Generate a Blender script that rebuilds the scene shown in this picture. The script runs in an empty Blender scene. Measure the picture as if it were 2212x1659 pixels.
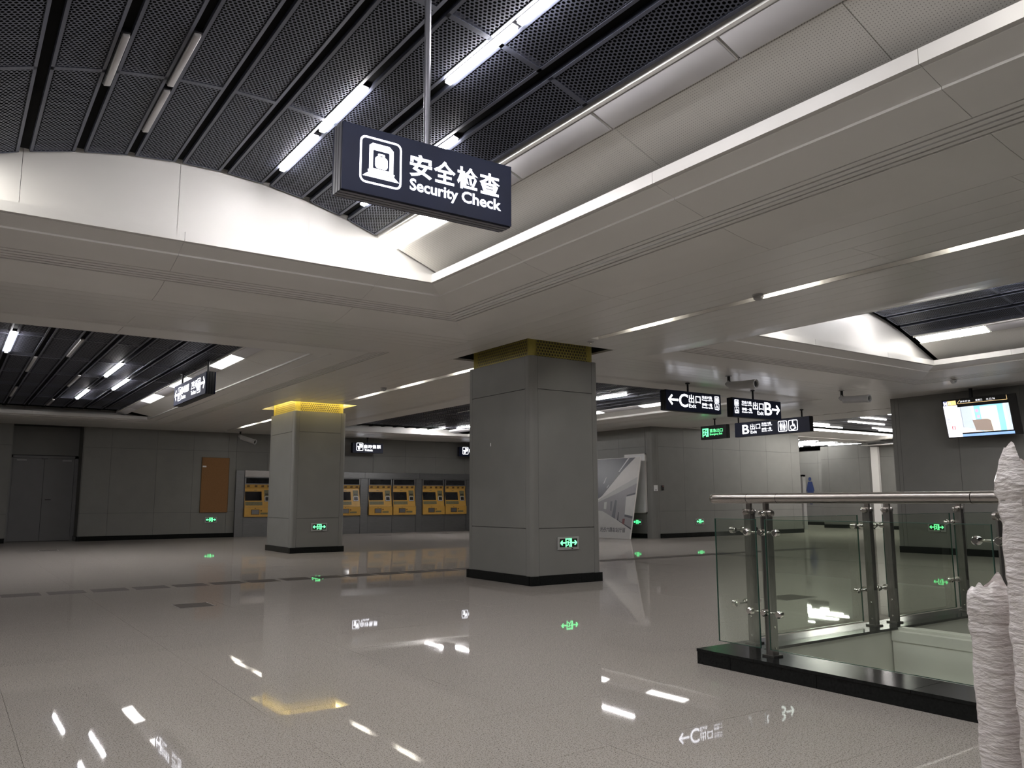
import bpy, bmesh, math, random
from mathutils import Matrix, Vector
random.seed(4)
SC = bpy.context.scene
COL = SC.collection
D2R = math.radians

# ------------------------------------------------------------------ camera, world, exposure
F_PX = 1758.84
ROT = ((0.82221714, -0.56916396, -0.00337135),
       (0.07749427, 0.11781277, -0.99000747),
       (0.56387376, 0.81373985, 0.14097462))
EYE = Vector((0.0, 0.0, 1.2))
cam_data = bpy.data.cameras.new('camera')
cam = bpy.data.objects.new('camera', cam_data)
COL.objects.link(cam)
cam_data.sensor_fit = 'HORIZONTAL'
cam_data.sensor_width = 36.0
cam_data.lens = F_PX / 2212 * 36.0
cam_data.clip_start = 0.05
r_, d_, f_ = (Vector(v) for v in ROT)
m = Matrix.Identity(4)
for i in range(3):
    m[i][0] = r_[i]; m[i][1] = -d_[i]; m[i][2] = -f_[i]; m[i][3] = EYE[i]
cam.matrix_world = m
SC.camera = cam

world = bpy.data.worlds.new('world'); SC.world = world
world.use_nodes = True
world.node_tree.nodes['Background'].inputs[0].default_value = (0.05, 0.05, 0.055, 1)
world.node_tree.nodes['Background'].inputs[1].default_value = 0.3
SC.view_settings.view_transform = 'Standard'
SC.view_settings.look = 'None'
SC.view_settings.gamma = 1.0
SC.view_settings.exposure = 0.92
SC.view_settings.use_curve_mapping = False
SC.cycles.max_bounces = 8
SC.cycles.diffuse_bounces = 6
SC.cycles.glossy_bounces = 4
SC.cycles.transmission_bounces = 6
SC.cycles.transparent_max_bounces = 12
SC.cycles.sample_clamp_indirect = 6.0
SC.cycles.use_denoising = True
SC.cycles.caustics_reflective = False
SC.cycles.caustics_refractive = False

E_TUBE, E_FAR, E_PANEL, E_SLOT, E_CORR = 60.0, 70.0, 11.0, 17.0, 26.0

# ------------------------------------------------------------------ materials
def new_mat(name):
    mt = bpy.data.materials.new(name); mt.use_nodes = True
    nt = mt.node_tree
    return mt, nt, nt.nodes['Principled BSDF']

def noise_mat(name, c1, c2, scale=4.0, rough=0.5, rough2=None, spec=0.5, metal=0.0, detail=4, bump=0.0, bscale=None, stretch=None):
    mt, nt, bs = new_mat(name)
    N, L = nt.nodes, nt.links
    geo = N.new('ShaderNodeNewGeometry')
    src = geo.outputs['Position']
    if stretch:
        mp = N.new('ShaderNodeMapping'); mp.inputs['Scale'].default_value = stretch
        L.new(src, mp.inputs[0]); src = mp.outputs[0]
    nz = N.new('ShaderNodeTexNoise'); nz.inputs['Scale'].default_value = scale; nz.inputs['Detail'].default_value = detail
    L.new(src, nz.inputs['Vector'])
    cr = N.new('ShaderNodeValToRGB')
    cr.color_ramp.elements[0].position = 0.3; cr.color_ramp.elements[1].position = 0.7
    cr.color_ramp.elements[0].color = (*c1, 1); cr.color_ramp.elements[1].color = (*c2, 1)
    L.new(nz.outputs['Fac'], cr.inputs[0]); L.new(cr.outputs[0], bs.inputs['Base Color'])
    bs.inputs['Roughness'].default_value = rough
    bs.inputs['Metallic'].default_value = metal
    bs.inputs['Specular IOR Level'].default_value = spec
    if bump:
        b = N.new('ShaderNodeBump'); b.inputs['Strength'].default_value = bump; b.inputs['Distance'].default_value = 0.01
        nb = N.new('ShaderNodeTexNoise'); nb.inputs['Scale'].default_value = bscale or scale; nb.inputs['Detail'].default_value = 2
        L.new(src, nb.inputs['Vector']); L.new(nb.outputs['Fac'], b.inputs['Height']); L.new(b.outputs[0], bs.inputs['Normal'])
    return mt

def emit_mat(name, col, strength):
    mt, nt, bs = new_mat(name)
    bs.inputs['Base Color'].default_value = (0.8, 0.8, 0.8, 1)
    bs.inputs['Emission Color'].default_value = (*col, 1)
    bs.inputs['Emission Strength'].default_value = strength
    return mt

def g(v): return (v, v, v)
M = {}
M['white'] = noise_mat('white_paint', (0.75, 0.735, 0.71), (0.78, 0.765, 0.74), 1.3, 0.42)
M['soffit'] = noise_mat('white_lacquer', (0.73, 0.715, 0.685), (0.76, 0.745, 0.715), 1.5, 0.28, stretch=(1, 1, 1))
M['lunette'] = noise_mat('dimmed_white_end_wall', (0.60, 0.585, 0.56), (0.63, 0.615, 0.59), 1.5, 0.45)  # same white paint, colour darkened to stand in for weaker light
M['lip'] = noise_mat('dimmed_white_lip', (0.60, 0.585, 0.56), (0.63, 0.615, 0.59), 2, 0.35)  # white paint again, darkened so the strongly lit lip reads dimmer
M['mesh'] = noise_mat('dark_mesh_paint', (0.056, 0.061, 0.085), (0.064, 0.070, 0.097), 8, 0.45)
M['plenum'] = noise_mat('plenum_black', g(0.004), g(0.007), 3, 0.9, spec=0.1)
M['joint'] = noise_mat('joint_dark', g(0.03), g(0.045), 5, 0.8, spec=0.2)
M['clad'] = noise_mat('grey_cladding', (0.195, 0.193, 0.182), (0.21, 0.208, 0.196), 2.5, 0.5, spec=0.35)
M['clad_dark'] = noise_mat('grey_cladding_core', g(0.035), g(0.045), 4, 0.8)
M['granite_black'] = noise_mat('black_granite', (0.006, 0.007, 0.007), (0.012, 0.013, 0.013), 60, 0.16, detail=6, spec=0.22)
M['steel'] = noise_mat('brushed_steel', (0.33, 0.305, 0.285), (0.42, 0.39, 0.365), 6, 0.3, metal=1.0, stretch=(8, 8, 60))
M['steel_dark'] = noise_mat('steel_plate', (0.28, 0.27, 0.26), (0.34, 0.33, 0.32), 6, 0.36, metal=1.0, stretch=(20, 20, 2))
M['chrome'] = noise_mat('polished_steel', (0.62, 0.60, 0.57), (0.7, 0.68, 0.65), 5, 0.12, metal=1.0)
M['machine_steel'] = noise_mat('machine_steel', (0.22, 0.22, 0.225), (0.27, 0.27, 0.275), 5, 0.35, metal=0.85, stretch=(1, 1, 30))
M['gold'] = noise_mat('yellow_machine_paint', (0.55, 0.315, 0.065), (0.60, 0.35, 0.075), 6, 0.38)
M['gold_mesh'] = noise_mat('gold_mesh', (0.50, 0.42, 0.10), (0.56, 0.47, 0.12), 9, 0.4, metal=0.2)
M['gold_core'] = noise_mat('gold_mesh_back', (0.22, 0.19, 0.11), (0.25, 0.22, 0.13), 9, 0.6)
M['black'] = noise_mat('black_plastic', g(0.008), g(0.012), 12, 0.3)
M['screen'] = noise_mat('dark_glass', (0.012, 0.012, 0.014), (0.018, 0.018, 0.02), 4, 0.08)
M['olive'] = noise_mat('olive_label', (0.13, 0.12, 0.06), (0.2, 0.185, 0.10), 40, 0.5)
M['sign_blue'] = noise_mat('sign_navy', (0.015, 0.020, 0.050), (0.018, 0.024, 0.060), 5, 0.4, spec=0.2)
M['sign_matt'] = noise_mat('sign_navy_matt', (0.014, 0.018, 0.042), (0.017, 0.021, 0.05), 5, 0.6, spec=0.04)
M['sign_black'] = noise_mat('sign_frame', (0.012, 0.012, 0.015), (0.018, 0.018, 0.021), 5, 0.4, spec=0.3)
M['frame_grey'] = noise_mat('frame_grey', (0.34, 0.34, 0.33), (0.38, 0.38, 0.37), 8, 0.4)
M['sign_edge'] = noise_mat('sign_edge_aluminium', (0.16, 0.165, 0.19), (0.2, 0.2, 0.23), 5, 0.35, metal=0.5)
M['door_grey'] = noise_mat('door_grey', (0.15, 0.148, 0.15), (0.165, 0.162, 0.165), 3, 0.45)
M['cork'] = noise_mat('brown_board', (0.20, 0.095, 0.032), (0.27, 0.135, 0.05), 60, 0.8, detail=6)
M['plastic_off'] = noise_mat('opal_plastic', (0.64, 0.63, 0.66), (0.69, 0.68, 0.70), 2, 0.35)
M['tube_off'] = noise_mat('opal_tube_off', (0.33, 0.32, 0.32), (0.37, 0.36, 0.36), 2, 0.3)
M['cam_white'] = noise_mat('camera_white', g(0.42), g(0.48), 6, 0.35)
M['stone_white'] = noise_mat('pale_stone', (0.68, 0.68, 0.64), (0.74, 0.735, 0.69), 2.2, 0.3)
M['wc_blue'] = noise_mat('blue_acrylic', (0.035, 0.05, 0.13), (0.04, 0.06, 0.15), 5, 0.3)
M['paper_white'] = noise_mat('board_white', g(0.72), g(0.76), 3, 0.5)
M['recess'] = noise_mat('brown_stone', (0.075, 0.066, 0.06), (0.10, 0.088, 0.08), 40, 0.75, detail=5, spec=0.1)
M['lit_far'] = emit_mat('lit_far_tube', (1.0, 0.97, 0.97), E_FAR)
M['lit_far_panel'] = emit_mat('lit_far_panel', (1.0, 0.97, 0.93), 3.8)
M['lit_thin'] = emit_mat('lit_thin', (1.0, 0.97, 0.93), 45.0)
M['lit_band'] = emit_mat('lit_band', (1.0, 0.965, 0.92), 8.0)
M['pit_fill_deep'] = emit_mat('pit_fill_deep', (1, .97, .9), 3.2)  # for the unseen fill lamp on the pit divider
M['lit_mid'] = emit_mat('lit_mid_tube', (1.0, 0.97, 0.97), 105.0)
M['lit_tube'] = emit_mat('lit_tube', (1.0, 0.97, 0.98), E_TUBE)
M['lit_panel'] = emit_mat('lit_panel', (1.0, 0.97, 0.92), E_PANEL)
M['lit_slot'] = emit_mat('lit_slot', (1.0, 0.955, 0.86), E_SLOT)
M['lit_corr'] = emit_mat('lit_corridor', (1.0, 0.965, 0.92), E_CORR)
M['lit_white'] = emit_mat('sign_white', (0.90, 0.91, 1.0), 1.9)
M['lit_green'] = emit_mat('sign_green', (0.06, 1.0, 0.26), 1.3)
M['pit_fill'] = emit_mat('pit_fill', (1, .97, .9), 2.4)  # for the unseen fill lamps low in the stair pit
M['lit_yellow'] = emit_mat('cove_yellow', (1.0, 0.80, 0.32), 10.0)
M['red_led'] = emit_mat('red_led', (1, 0.05, 0.03), 1.0)
def flat(name, c, rough=0.5): return noise_mat(name, c, tuple(min(1, x * 1.06) for x in c), 7, rough)
def scr(name, c, s=0.85): return emit_mat(name, c, s)

# polished speckled granite floor
mt, nt, bs = new_mat('speckled_granite')
N, L = nt.nodes, nt.links
geo = N.new('ShaderNodeNewGeometry')
n1 = N.new('ShaderNodeTexNoise'); n1.inputs['Scale'].default_value = 150; n1.inputs['Detail'].default_value = 3
n2 = N.new('ShaderNodeTexNoise'); n2.inputs['Scale'].default_value = 70; n2.inputs['Detail'].default_value = 2
n3 = N.new('ShaderNodeTexNoise'); n3.inputs['Scale'].default_value = 0.7; n3.inputs['Detail'].default_value = 3
for n in (n1, n2, n3): L.new(geo.outputs['Position'], n.inputs['Vector'])
cr = N.new('ShaderNodeValToRGB')
e = cr.color_ramp.elements
e[0].position = 0.36; e[0].color = (0.13, 0.118, 0.108, 1)
e[1].position = 0.45; e[1].color = (0.41, 0.378, 0.345, 1)
e2 = e.new(0.68); e2.color = (0.47, 0.435, 0.40, 1)
L.new(n1.outputs['Fac'], cr.inputs[0])
cr2 = N.new('ShaderNodeValToRGB')
cr2.color_ramp.elements[0].position = 0.31; cr2.color_ramp.elements[0].color = (0.66, 0.64, 0.61, 1)
cr2.color_ramp.elements[1].position = 0.42; cr2.color_ramp.elements[1].color = (1, 1, 1, 1)
L.new(n2.outputs['Fac'], cr2.inputs[0])
mx = N.new('ShaderNodeMix'); mx.data_type = 'RGBA'; mx.blend_type = 'MULTIPLY'; mx.inputs['Factor'].default_value = 1.0
L.new(cr.outputs[0], mx.inputs['A']); L.new(cr2.outputs[0], mx.inputs['B'])
df = N.new('ShaderNodeBsdfDiffuse'); gs = N.new('ShaderNodeBsdfGlossy'); gs.inputs['Roughness'].default_value = 0.02
L.new(mx.outputs['Result'], df.inputs['Color'])
fz = N.new('ShaderNodeFresnel'); fz.inputs['IOR'].default_value = 1.42
mn = N.new('ShaderNodeMath'); mn.operation = 'MINIMUM'; mn.inputs[1].default_value = 0.48
L.new(fz.outputs[0], mn.inputs[0])
ms = N.new('ShaderNodeMixShader'); L.new(mn.outputs[0], ms.inputs[0]); L.new(df.outputs[0], ms.inputs[1]); L.new(gs.outputs[0], ms.inputs[2])
L.new(ms.outputs[0], N['Material Output'].inputs['Surface'])
bp = N.new('ShaderNodeBump'); bp.inputs['Strength'].default_value = 0.14; bp.inputs['Distance'].default_value = 0.0045
n4 = N.new('ShaderNodeTexNoise'); n4.inputs['Scale'].default_value = 1.1; n4.inputs['Detail'].default_value = 1.5
L.new(geo.outputs['Position'], n4.inputs['Vector']); L.new(n4.outputs['Fac'], bp.inputs['Height']); L.new(bp.outputs[0], gs.inputs['Normal'])
N.remove(bs)
M['floor'] = mt

# perforated white steel: a regular grid of small dark holes
mt, nt, bs = new_mat('perforated_white')
N, L = nt.nodes, nt.links
geo = N.new('ShaderNodeNewGeometry'); mp = N.new('ShaderNodeVectorMath'); mp.operation = 'MULTIPLY'
mp.inputs[1].default_value = (1 / 0.021, 1 / 0.021, 0)
L.new(geo.outputs['Position'], mp.inputs[0])
fr = N.new('ShaderNodeVectorMath'); fr.operation = 'FRACTION'; L.new(mp.outputs[0], fr.inputs[0])
ds = N.new('ShaderNodeVectorMath'); ds.operation = 'DISTANCE'; ds.inputs[1].default_value = (0.5, 0.5, 0)
L.new(fr.outputs[0], ds.inputs[0])
lt = N.new('ShaderNodeMath'); lt.operation = 'LESS_THAN'; lt.inputs[1].default_value = 0.17
L.new(ds.outputs['Value'], lt.inputs[0])
mx = N.new('ShaderNodeMix'); mx.data_type = 'RGBA'
mx.inputs['A'].default_value = (0.72, 0.705, 0.67, 1); mx.inputs['B'].default_value = (0.36, 0.35, 0.33, 1)
L.new(lt.outputs[0], mx.inputs['Factor']); L.new(mx.outputs['Result'], bs.inputs['Base Color'])
bs.inputs['Roughness'].default_value = 0.4
M['perf'] = mt

# green tinted glass (clear tint plus fresnel sheen)
mt = bpy.data.materials.new('green_glass'); mt.use_nodes = True
nt = mt.node_tree; nt.nodes.clear(); N, L = nt.nodes, nt.links
out = N.new('ShaderNodeOutputMaterial'); mixs = N.new('ShaderNodeMixShader')
tr = N.new('ShaderNodeBsdfTransparent'); tr.inputs[0].default_value = (0.79, 0.845, 0.77, 1)
gl = N.new('ShaderNodeBsdfGlossy'); gl.inputs['Roughness'].default_value = 0.01; gl.inputs[0].default_value = (0.9, 1, 0.92, 1)
fn = N.new('ShaderNodeFresnel'); fn.inputs[0].default_value = 1.5
L.new(fn.outputs[0], mixs.inputs[0]); L.new(tr.outputs[0], mixs.inputs[1]); L.new(gl.outputs[0], mixs.inputs[2]); L.new(mixs.outputs[0], out.inputs[0])
M['glass'] = mt
M['glass_edge'] = noise_mat('glass_edge', (0.04, 0.09, 0.07), (0.05, 0.11, 0.085), 5, 0.1)

# crumpled stretch film over pale foam
mt, nt, bs = new_mat('stretch_film')
N, L = nt.nodes, nt.links
geo = N.new('ShaderNodeNewGeometry'); mp = N.new('ShaderNodeMapping'); mp.inputs['Scale'].default_value = (14, 14, 48)
mp.inputs['Rotation'].default_value = (0.12, 0.1, 0)
L.new(geo.outputs['Position'], mp.inputs[0])
nz = N.new('ShaderNodeTexNoise'); nz.inputs['Scale'].default_value = 1.6; nz.inputs['Detail'].default_value = 4; L.new(mp.outputs[0], nz.inputs['Vector'])
b = N.new('ShaderNodeBump'); b.inputs['Strength'].default_value = 1.0; b.inputs['Distance'].default_value = 0.010
L.new(nz.outputs['Fac'], b.inputs['Height']); L.new(b.outputs[0], bs.inputs['Normal'])
cr = N.new('ShaderNodeValToRGB'); cr.color_ramp.elements[0].position = 0.3; cr.color_ramp.elements[1].position = 0.65
cr.color_ramp.elements[0].color = (0.64, 0.60, 0.575, 1); cr.color_ramp.elements[1].color = (0.80, 0.755, 0.755, 1)
L.new(nz.outputs['Fac'], cr.inputs[0]); L.new(cr.outputs[0], bs.inputs['Base Color'])
bs.inputs['Roughness'].default_value = 0.28; bs.inputs['Coat Weight'].default_value = 0.5; bs.inputs['Coat Roughness'].default_value = 0.12
M['film'] = mt

# ------------------------------------------------------------------ mesh helpers
class MB:
    def __init__(s): s.v = []; s.f = []; s.smooth = False
    def add(s, verts, faces):
        o = len(s.v); s.v += [tuple(p) for p in verts]; s.f += [tuple(i + o for i in f) for f in faces]; return s
    def box(s, x0, x1, y0, y1, z0, z1):
        return s.add([(x0, y0, z0), (x1, y0, z0), (x1, y1, z0), (x0, y1, z0), (x0, y0, z1), (x1, y0, z1), (x1, y1, z1), (x0, y1, z1)],
                     [(0, 3, 2, 1), (4, 5, 6, 7), (0, 1, 5, 4), (1, 2, 6, 5), (2, 3, 7, 6), (3, 0, 4, 7)])
    def hexa(s, b, t):
        return s.add(list(b) + list(t), [(0, 3, 2, 1), (4, 5, 6, 7), (0, 1, 5, 4), (1, 2, 6, 5), (2, 3, 7, 6), (3, 0, 4, 7)])
    def cyl(s, p0, p1, r0, r1=None, n=14, caps=True):
        p0 = Vector(p0); p1 = Vector(p1); r1 = r0 if r1 is None else r1
        a = (p1 - p0).normalized(); u = a.orthogonal().normalized(); w = a.cross(u)
        vs = []
        for p, r in ((p0, r0), (p1, r1)):
            for i in range(n):
                t = 2 * math.pi * i / n; vs.append(p + u * (math.cos(t) * r) + w * (math.sin(t) * r))
        fs = [(i, (i + 1) % n, n + (i + 1) % n, n + i) for i in range(n)]
        if caps: fs += [tuple(range(n - 1, -1, -1)), tuple(range(n, 2 * n))]
        s.smooth = True
        return s.add(vs, fs)
    def lathe(s, p0, p1, prof, n=14):
        p0 = Vector(p0); p1 = Vector(p1); a = (p1 - p0); ln = a.length; a.normalize(); u = a.orthogonal().normalized(); w = a.cross(u)
        vs = []; k = len(prof)
        for (t, r) in prof:
            for i in range(n):
                q = 2 * math.pi * i / n; vs.append(p0 + a * (t * ln) + u * (math.cos(q) * r) + w * (math.sin(q) * r))
        fs = []
        for j in range(k - 1):
            for i in range(n): fs.append((j * n + i, j * n + (i + 1) % n, (j + 1) * n + (i + 1) % n, (j + 1) * n + i))
        fs += [tuple(range(n - 1, -1, -1)), tuple(range((k - 1) * n, k * n))]
        s.smooth = True
        return s.add(vs, fs)
    def tube(s, pts, r, n=16):
        pts = [Vector(p) for p in pts]; vs = []; k = len(pts); prev = None
        for i, p in enumerate(pts):
            a = (pts[min(i + 1, k - 1)] - pts[max(i - 1, 0)]).normalized()
            u = (prev - a * prev.dot(a)).normalized() if prev else a.orthogonal().normalized()
            prev = u; w = a.cross(u)
            for j in range(n):
                t = 2 * math.pi * j / n; vs.append(p + u * (math.cos(t) * r) + w * (math.sin(t) * r))
        fs = []
        for i in range(k - 1):
            for j in range(n): fs.append((i * n + j, i * n + (j + 1) % n, (i + 1) * n + (j + 1) % n, (i + 1) * n + j))
        fs += [tuple(range(n - 1, -1, -1)), tuple(range((k - 1) * n, k * n))]
        s.smooth = True
        return s.add(vs, fs)
    def poly(s, pts, y, th=0.0):                   # polygon in local x,z standing at local y, facing -y
        n = len(pts)
        ar = sum(pts[i][0] * pts[(i + 1) % n][1] - pts[(i + 1) % n][0] * pts[i][1] for i in range(n))
        if ar < 0: pts = pts[::-1]
        if not th: return s.add([(x, y, z) for x, z in pts], [tuple(range(n))])
        return s.add([(x, y, z) for x, z in pts] + [(x, y + th, z) for x, z in pts],
                     [tuple(range(n)), tuple(range(2 * n - 1, n - 1, -1))] + [((i + 1) % n, i, n + i, n + (i + 1) % n) for i in range(n)])
    def build(s, name, mat, parent=None, loc=None):
        me = bpy.data.meshes.new(name); me.from_pydata(s.v, [], s.f); me.update()
        if s.smooth:
            me.shade_smooth()
            try: me.set_sharp_from_angle(angle=D2R(40))
            except Exception: pass
        me.materials.append(M[mat] if isinstance(mat, str) else mat)
        return link(name, me, parent, loc)

def link(name, me, parent=None, loc=None):
    o = bpy.data.objects.new(name, me); COL.objects.link(o)
    if parent: o.parent = parent
    if loc: o.location = loc
    return o

def tag(o, label, cat, group=None, kind=None):
    o['label'] = label; o['category'] = cat
    if group: o['group'] = group
    if kind: o['kind'] = kind
    return o

def thing(name, label, cat, loc=(0, 0, 0), rotz=0.0, group=None, kind=None):
    o = bpy.data.objects.new(name, None); COL.objects.link(o)
    o.location = loc; o.rotation_euler = (0, 0, rotz); o.empty_display_size = 0.2
    return tag(o, label, cat, group, kind)

def structure(name, mb=None, mat=None, label=None):
    if mb: o = mb.build(name, mat)
    else:
        o = bpy.data.objects.new(name, None); COL.objects.link(o)
    o['kind'] = 'structure'
    if label: o['label'] = label
    return o

_boxes = {}
def box(name, x0, x1, y0, y1, z0, z1, mat, parent=None, bev=0.0):
    dx, dy, dz = (round(abs(a), 4) for a in (x1 - x0, y1 - y0, z1 - z0))
    key = (dx, dy, dz, mat, bev)
    if key not in _boxes:
        mb = MB()
        if bev:
            b = bev; a, c, d = dx / 2, dy / 2, dz / 2
            bm = bmesh.new(); bmesh.ops.create_cube(bm, size=1.0)
            bmesh.ops.scale(bm, vec=(dx, dy, dz), verts=bm.verts)
            bmesh.ops.bevel(bm, geom=bm.edges[:], offset=b, segments=2, profile=0.5, affect='EDGES')
            me = bpy.data.meshes.new(name); bm.to_mesh(me); bm.free()
            me.shade_smooth(); me.set_sharp_from_angle(angle=D2R(50))
        else:
            mb.box(-dx / 2, dx / 2, -dy / 2, dy / 2, -dz / 2, dz / 2)
            me = bpy.data.meshes.new(name); me.from_pydata(mb.v, [], mb.f)
        me.materials.append(M[mat]); _boxes[key] = me
    return link(name, _boxes[key], parent, ((x0 + x1) / 2, (y0 + y1) / 2, (z0 + z1) / 2))

def dup(root, loc, label=None, rotz=None):
    r = root.copy(); COL.objects.link(r); r.location = loc
    if rotz is not None: r.rotation_euler[2] = rotz
    if label: r['label'] = label
    for ch in list(root.children):
        c = ch.copy(); COL.objects.link(c); c.parent = r
        for gch in ch.children:
            d = gch.copy(); COL.objects.link(d); d.parent = c
    return r

_txt = {}
def text_geo(body, size, bold=0.0):
    k = (body, size, bold)
    if k not in _txt:
        cu = bpy.data.curves.new('lettering', 'FONT'); cu.body = body; cu.size = size; cu.offset = bold * size; cu.resolution_u = 3
        ob = bpy.data.objects.new('lettering', cu); COL.objects.link(ob)
        bpy.context.view_layer.update()
        me = bpy.data.meshes.new_from_object(ob.evaluated_get(bpy.context.evaluated_depsgraph_get()))
        vs = [tuple(v.co) for v in me.vertices]; fs = [tuple(p.vertices) for p in me.polygons]
        bpy.data.objects.remove(ob); bpy.data.curves.remove(cu); bpy.data.meshes.remove(me)
        xs = [v[0] for v in vs] or [0]; ys = [v[1] for v in vs] or [0]
        _txt[k] = (vs, fs, (min(xs), max(xs), min(ys), max(ys)))
    return _txt[k]

def text(mb, body, x0, x1, z0, z1, y, bold=0.0, keep=False):
    """letters fitted into the rectangle x0..x1, z0..z1 of a face at local y"""
    vs, fs, (a, b, c, d) = text_geo(body, 1.0, bold)
    sx = (x1 - x0) / max(b - a, 1e-6); sz = (z1 - z0) / max(d - c, 1e-6)
    if keep: sx = sz = min(sx, sz)
    mb.add([(x0 + (v[0] - a) * sx, y, z0 + (v[1] - c) * sz) for v in vs], fs)
    return mb

def rrect(x0, x1, z0, z1, r, n=4):
    pts = []
    for cx, cz, a0 in ((x1 - r, z1 - r, 0), (x0 + r, z1 - r, 90), (x0 + r, z0 + r, 180), (x1 - r, z0 + r, 270)):
        for i in range(n + 1):
            t = D2R(a0 + 90 * i / n); pts.append((cx + r * math.cos(t), cz + r * math.sin(t)))
    return pts
def ring2d(mb, outer, inner, y):
    n = len(outer)
    mb.add([(x, y, z) for x, z in outer] + [(x, y, z) for x, z in inner], [(i, (i + 1) % n, n + (i + 1) % n, n + i) for i in range(n)])
def disc(mb, cx, cz, r, y, n=16): mb.poly([(cx + r * math.cos(2 * math.pi * i / n), cz + r * math.sin(2 * math.pi * i / n)) for i in range(n)], y)
def stroke(mb, pts, w, y):                          # thick polyline on a face
    for (x0, z0), (x1, z1) in zip(pts, pts[1:]):
        dx, dz = x1 - x0, z1 - z0; l = math.hypot(dx, dz) or 1; nx, nz = -dz / l * w / 2, dx / l * w / 2
        ex, ez = dx / l * w * 0.25, dz / l * w * 0.25
        mb.poly([(x0 + nx - ex, z0 + nz - ez), (x0 - nx - ex, z0 - nz - ez), (x1 - nx + ex, z1 - nz + ez), (x1 + nx + ex, z1 + nz + ez)], y)

# ------------------------------------------------------------------ floor
HX, HY = 4.68, 4.36                                  # corner of the stair kerb: the floor is open for x > HX, y < HY
slab = MB()
slab.box(-5, HX, -8, HY, -0.3, -0.02).box(-5, 44, HY, 34, -0.3, -0.02)
floor = structure('floor', slab, 'joint', 'polished speckled grey granite floor of large tiles')
TX, TY = 1.2, 0.8
tiles = []
def in_view(x, y, z=0.0, mrg=120):
    p = Vector((x, y, z)) - EYE
    q = (r_.dot(p), d_.dot(p), f_.dot(p))
    if q[2] < 0.2: return None
    u, v = F_PX * q[0] / q[2] + 1106, F_PX * q[1] / q[2] + 829.5
    if -mrg < u < 2212 + mrg and -mrg < v < 1659 + mrg: return q[2]
    return None
for i in range(-4, 37):
    for j in range(-10, 43):
        x0, y0 = 0.4 + i * TX, 0.0 + j * TY
        x1, y1 = x0 + TX, y0 + TY
        if x0 < -5 or y1 > 30: continue
        pieces = []
        if y0 >= HY or x1 <= HX: pieces = [(x0, x1, y0, y1)]
        else:
            if x0 < HX: pieces.append((x0, HX, y0, y1))
            if y1 > HY: pieces.append((max(x0, HX), x1, HY, y1))
        for pc in pieces:
            ds_ = [in_view(a, b) for a in (pc[0], pc[1], (pc[0] + pc[1]) / 2) for b in (pc[2], pc[3], (pc[2] + pc[3]) / 2)]
            ds_ = [d for d in ds_ if d]
            tiles.append((min(ds_) if ds_ else 1e3, pc))
tiles.sort(key=lambda t: t[0])
rest = MB()
for k, (dist, (x0, x1, y0, y1)) in enumerate(tiles):
    gp = 0.0009
    if k < 260 and dist < 900:
        o = box('tile', x0 + gp, x1 - gp, y0 + gp, y1 - gp, -0.02, 0.0, 'floor', floor)
        o.rotation_euler = (random.uniform(-1, 1) * 0.0007, random.uniform(-1, 1) * 0.0007, 0)
    else: rest.box(x0 + gp, x1 - gp, y0 + gp, y1 - gp, -0.02, 0.0)
o = rest.build('far_tiling', 'floor', floor); o['kind'] = 'stuff'
for k in range(34):                                  # row of unfilled tactile-paving slots
    x = 0.18 + k * 0.525
    box('tactile_slot', x, x + 0.44, 12.33, 12.73, -0.003, 0.0015, 'recess', floor)

# ------------------------------------------------------------------ walls
def slabs(root, axis, face, sgn, cuts, zs, th=0.02, gap=0.006, mat='clad'):
    """cladding panels on a wall plane; axis 'y' means the wall lies in y=face and its panels run along x; sgn is the side they stand on"""
    for a, b in zip(cuts, cuts[1:]):
        for z0, z1 in zip(zs, zs[1:]):
            p = (a + gap / 2, b - gap / 2); q = sorted((face, face + sgn * th)); zz = (z0 + gap / 2, z1 - gap / 2)
            if axis == 'y': box('cladding_panel', p[0], p[1], q[0], q[1], zz[0], zz[1], mat, root)
            else: box('cladding_panel', q[0], q[1], p[0], p[1], zz[0], zz[1], mat, root)
def base(root, axis, face, sgn, cuts, h=0.14, th=0.03):
    for a, b in zip(cuts, cuts[1:]):
        q = sorted((face, face + sgn * th))
        if axis == 'y': box('skirting_tile', a + .002, b - .002, q[0], q[1], 0, h, 'granite_black', root)
        else: box('skirting_tile', q[0], q[1], a + .002, b - .002, 0, h, 'granite_black', root)
YB = 28.17
ZW = (0.14, 0.835, 2.86, 3.75)
wb = MB(); wb.box(-5, 1.55, YB, YB + 0.9, 0, 5).box(3.45, 19, YB, YB + 0.9, 0, 5).box(1.55, 3.45, YB, YB + .9, 3.5, 5).box(-5, 19, YB + .9, YB + 1.2, 0, 5)
wall_back = structure('wall_back', wb, 'clad_dark', 'dark grey panelled wall behind the ticket machines')
slabs(wall_back, 'y', YB, -1, (-5, -3.6, -2.3, -1.0, 0.3, 1.55), ZW)
slabs(wall_back, 'y', YB, -1, (3.45, 4.23, 5.57, 6.7, 7.83, 8.1), ZW)
slabs(wall_back, 'y', YB, -1, (8.1, 9.17, 10.5, 11.83, 13.16, 14.5, 15.83, 17.16, 18.2), (2.23, 2.86, 3.75))
slabs(wall_back, 'x', 3.45, -1, (YB, YB + .9), ZW); slabs(wall_back, 'x', 1.55, 1, (YB, YB + .9), ZW)
slabs(wall_back, 'y', YB + .9, -1, (1.57, 3.43), (2.62, 3.75))
bb = structure('baseboard_back'); base(bb, 'y', YB - .02, -1, (-5, -3, -1, .3, 1.55)); base(bb, 'y', YB - .02, -1, (3.45, 4.5, 5.57, 6.7, 7.6, 8.1)); base(bb, 'x', 3.43, -1, (YB - .02, YB + .86))
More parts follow.
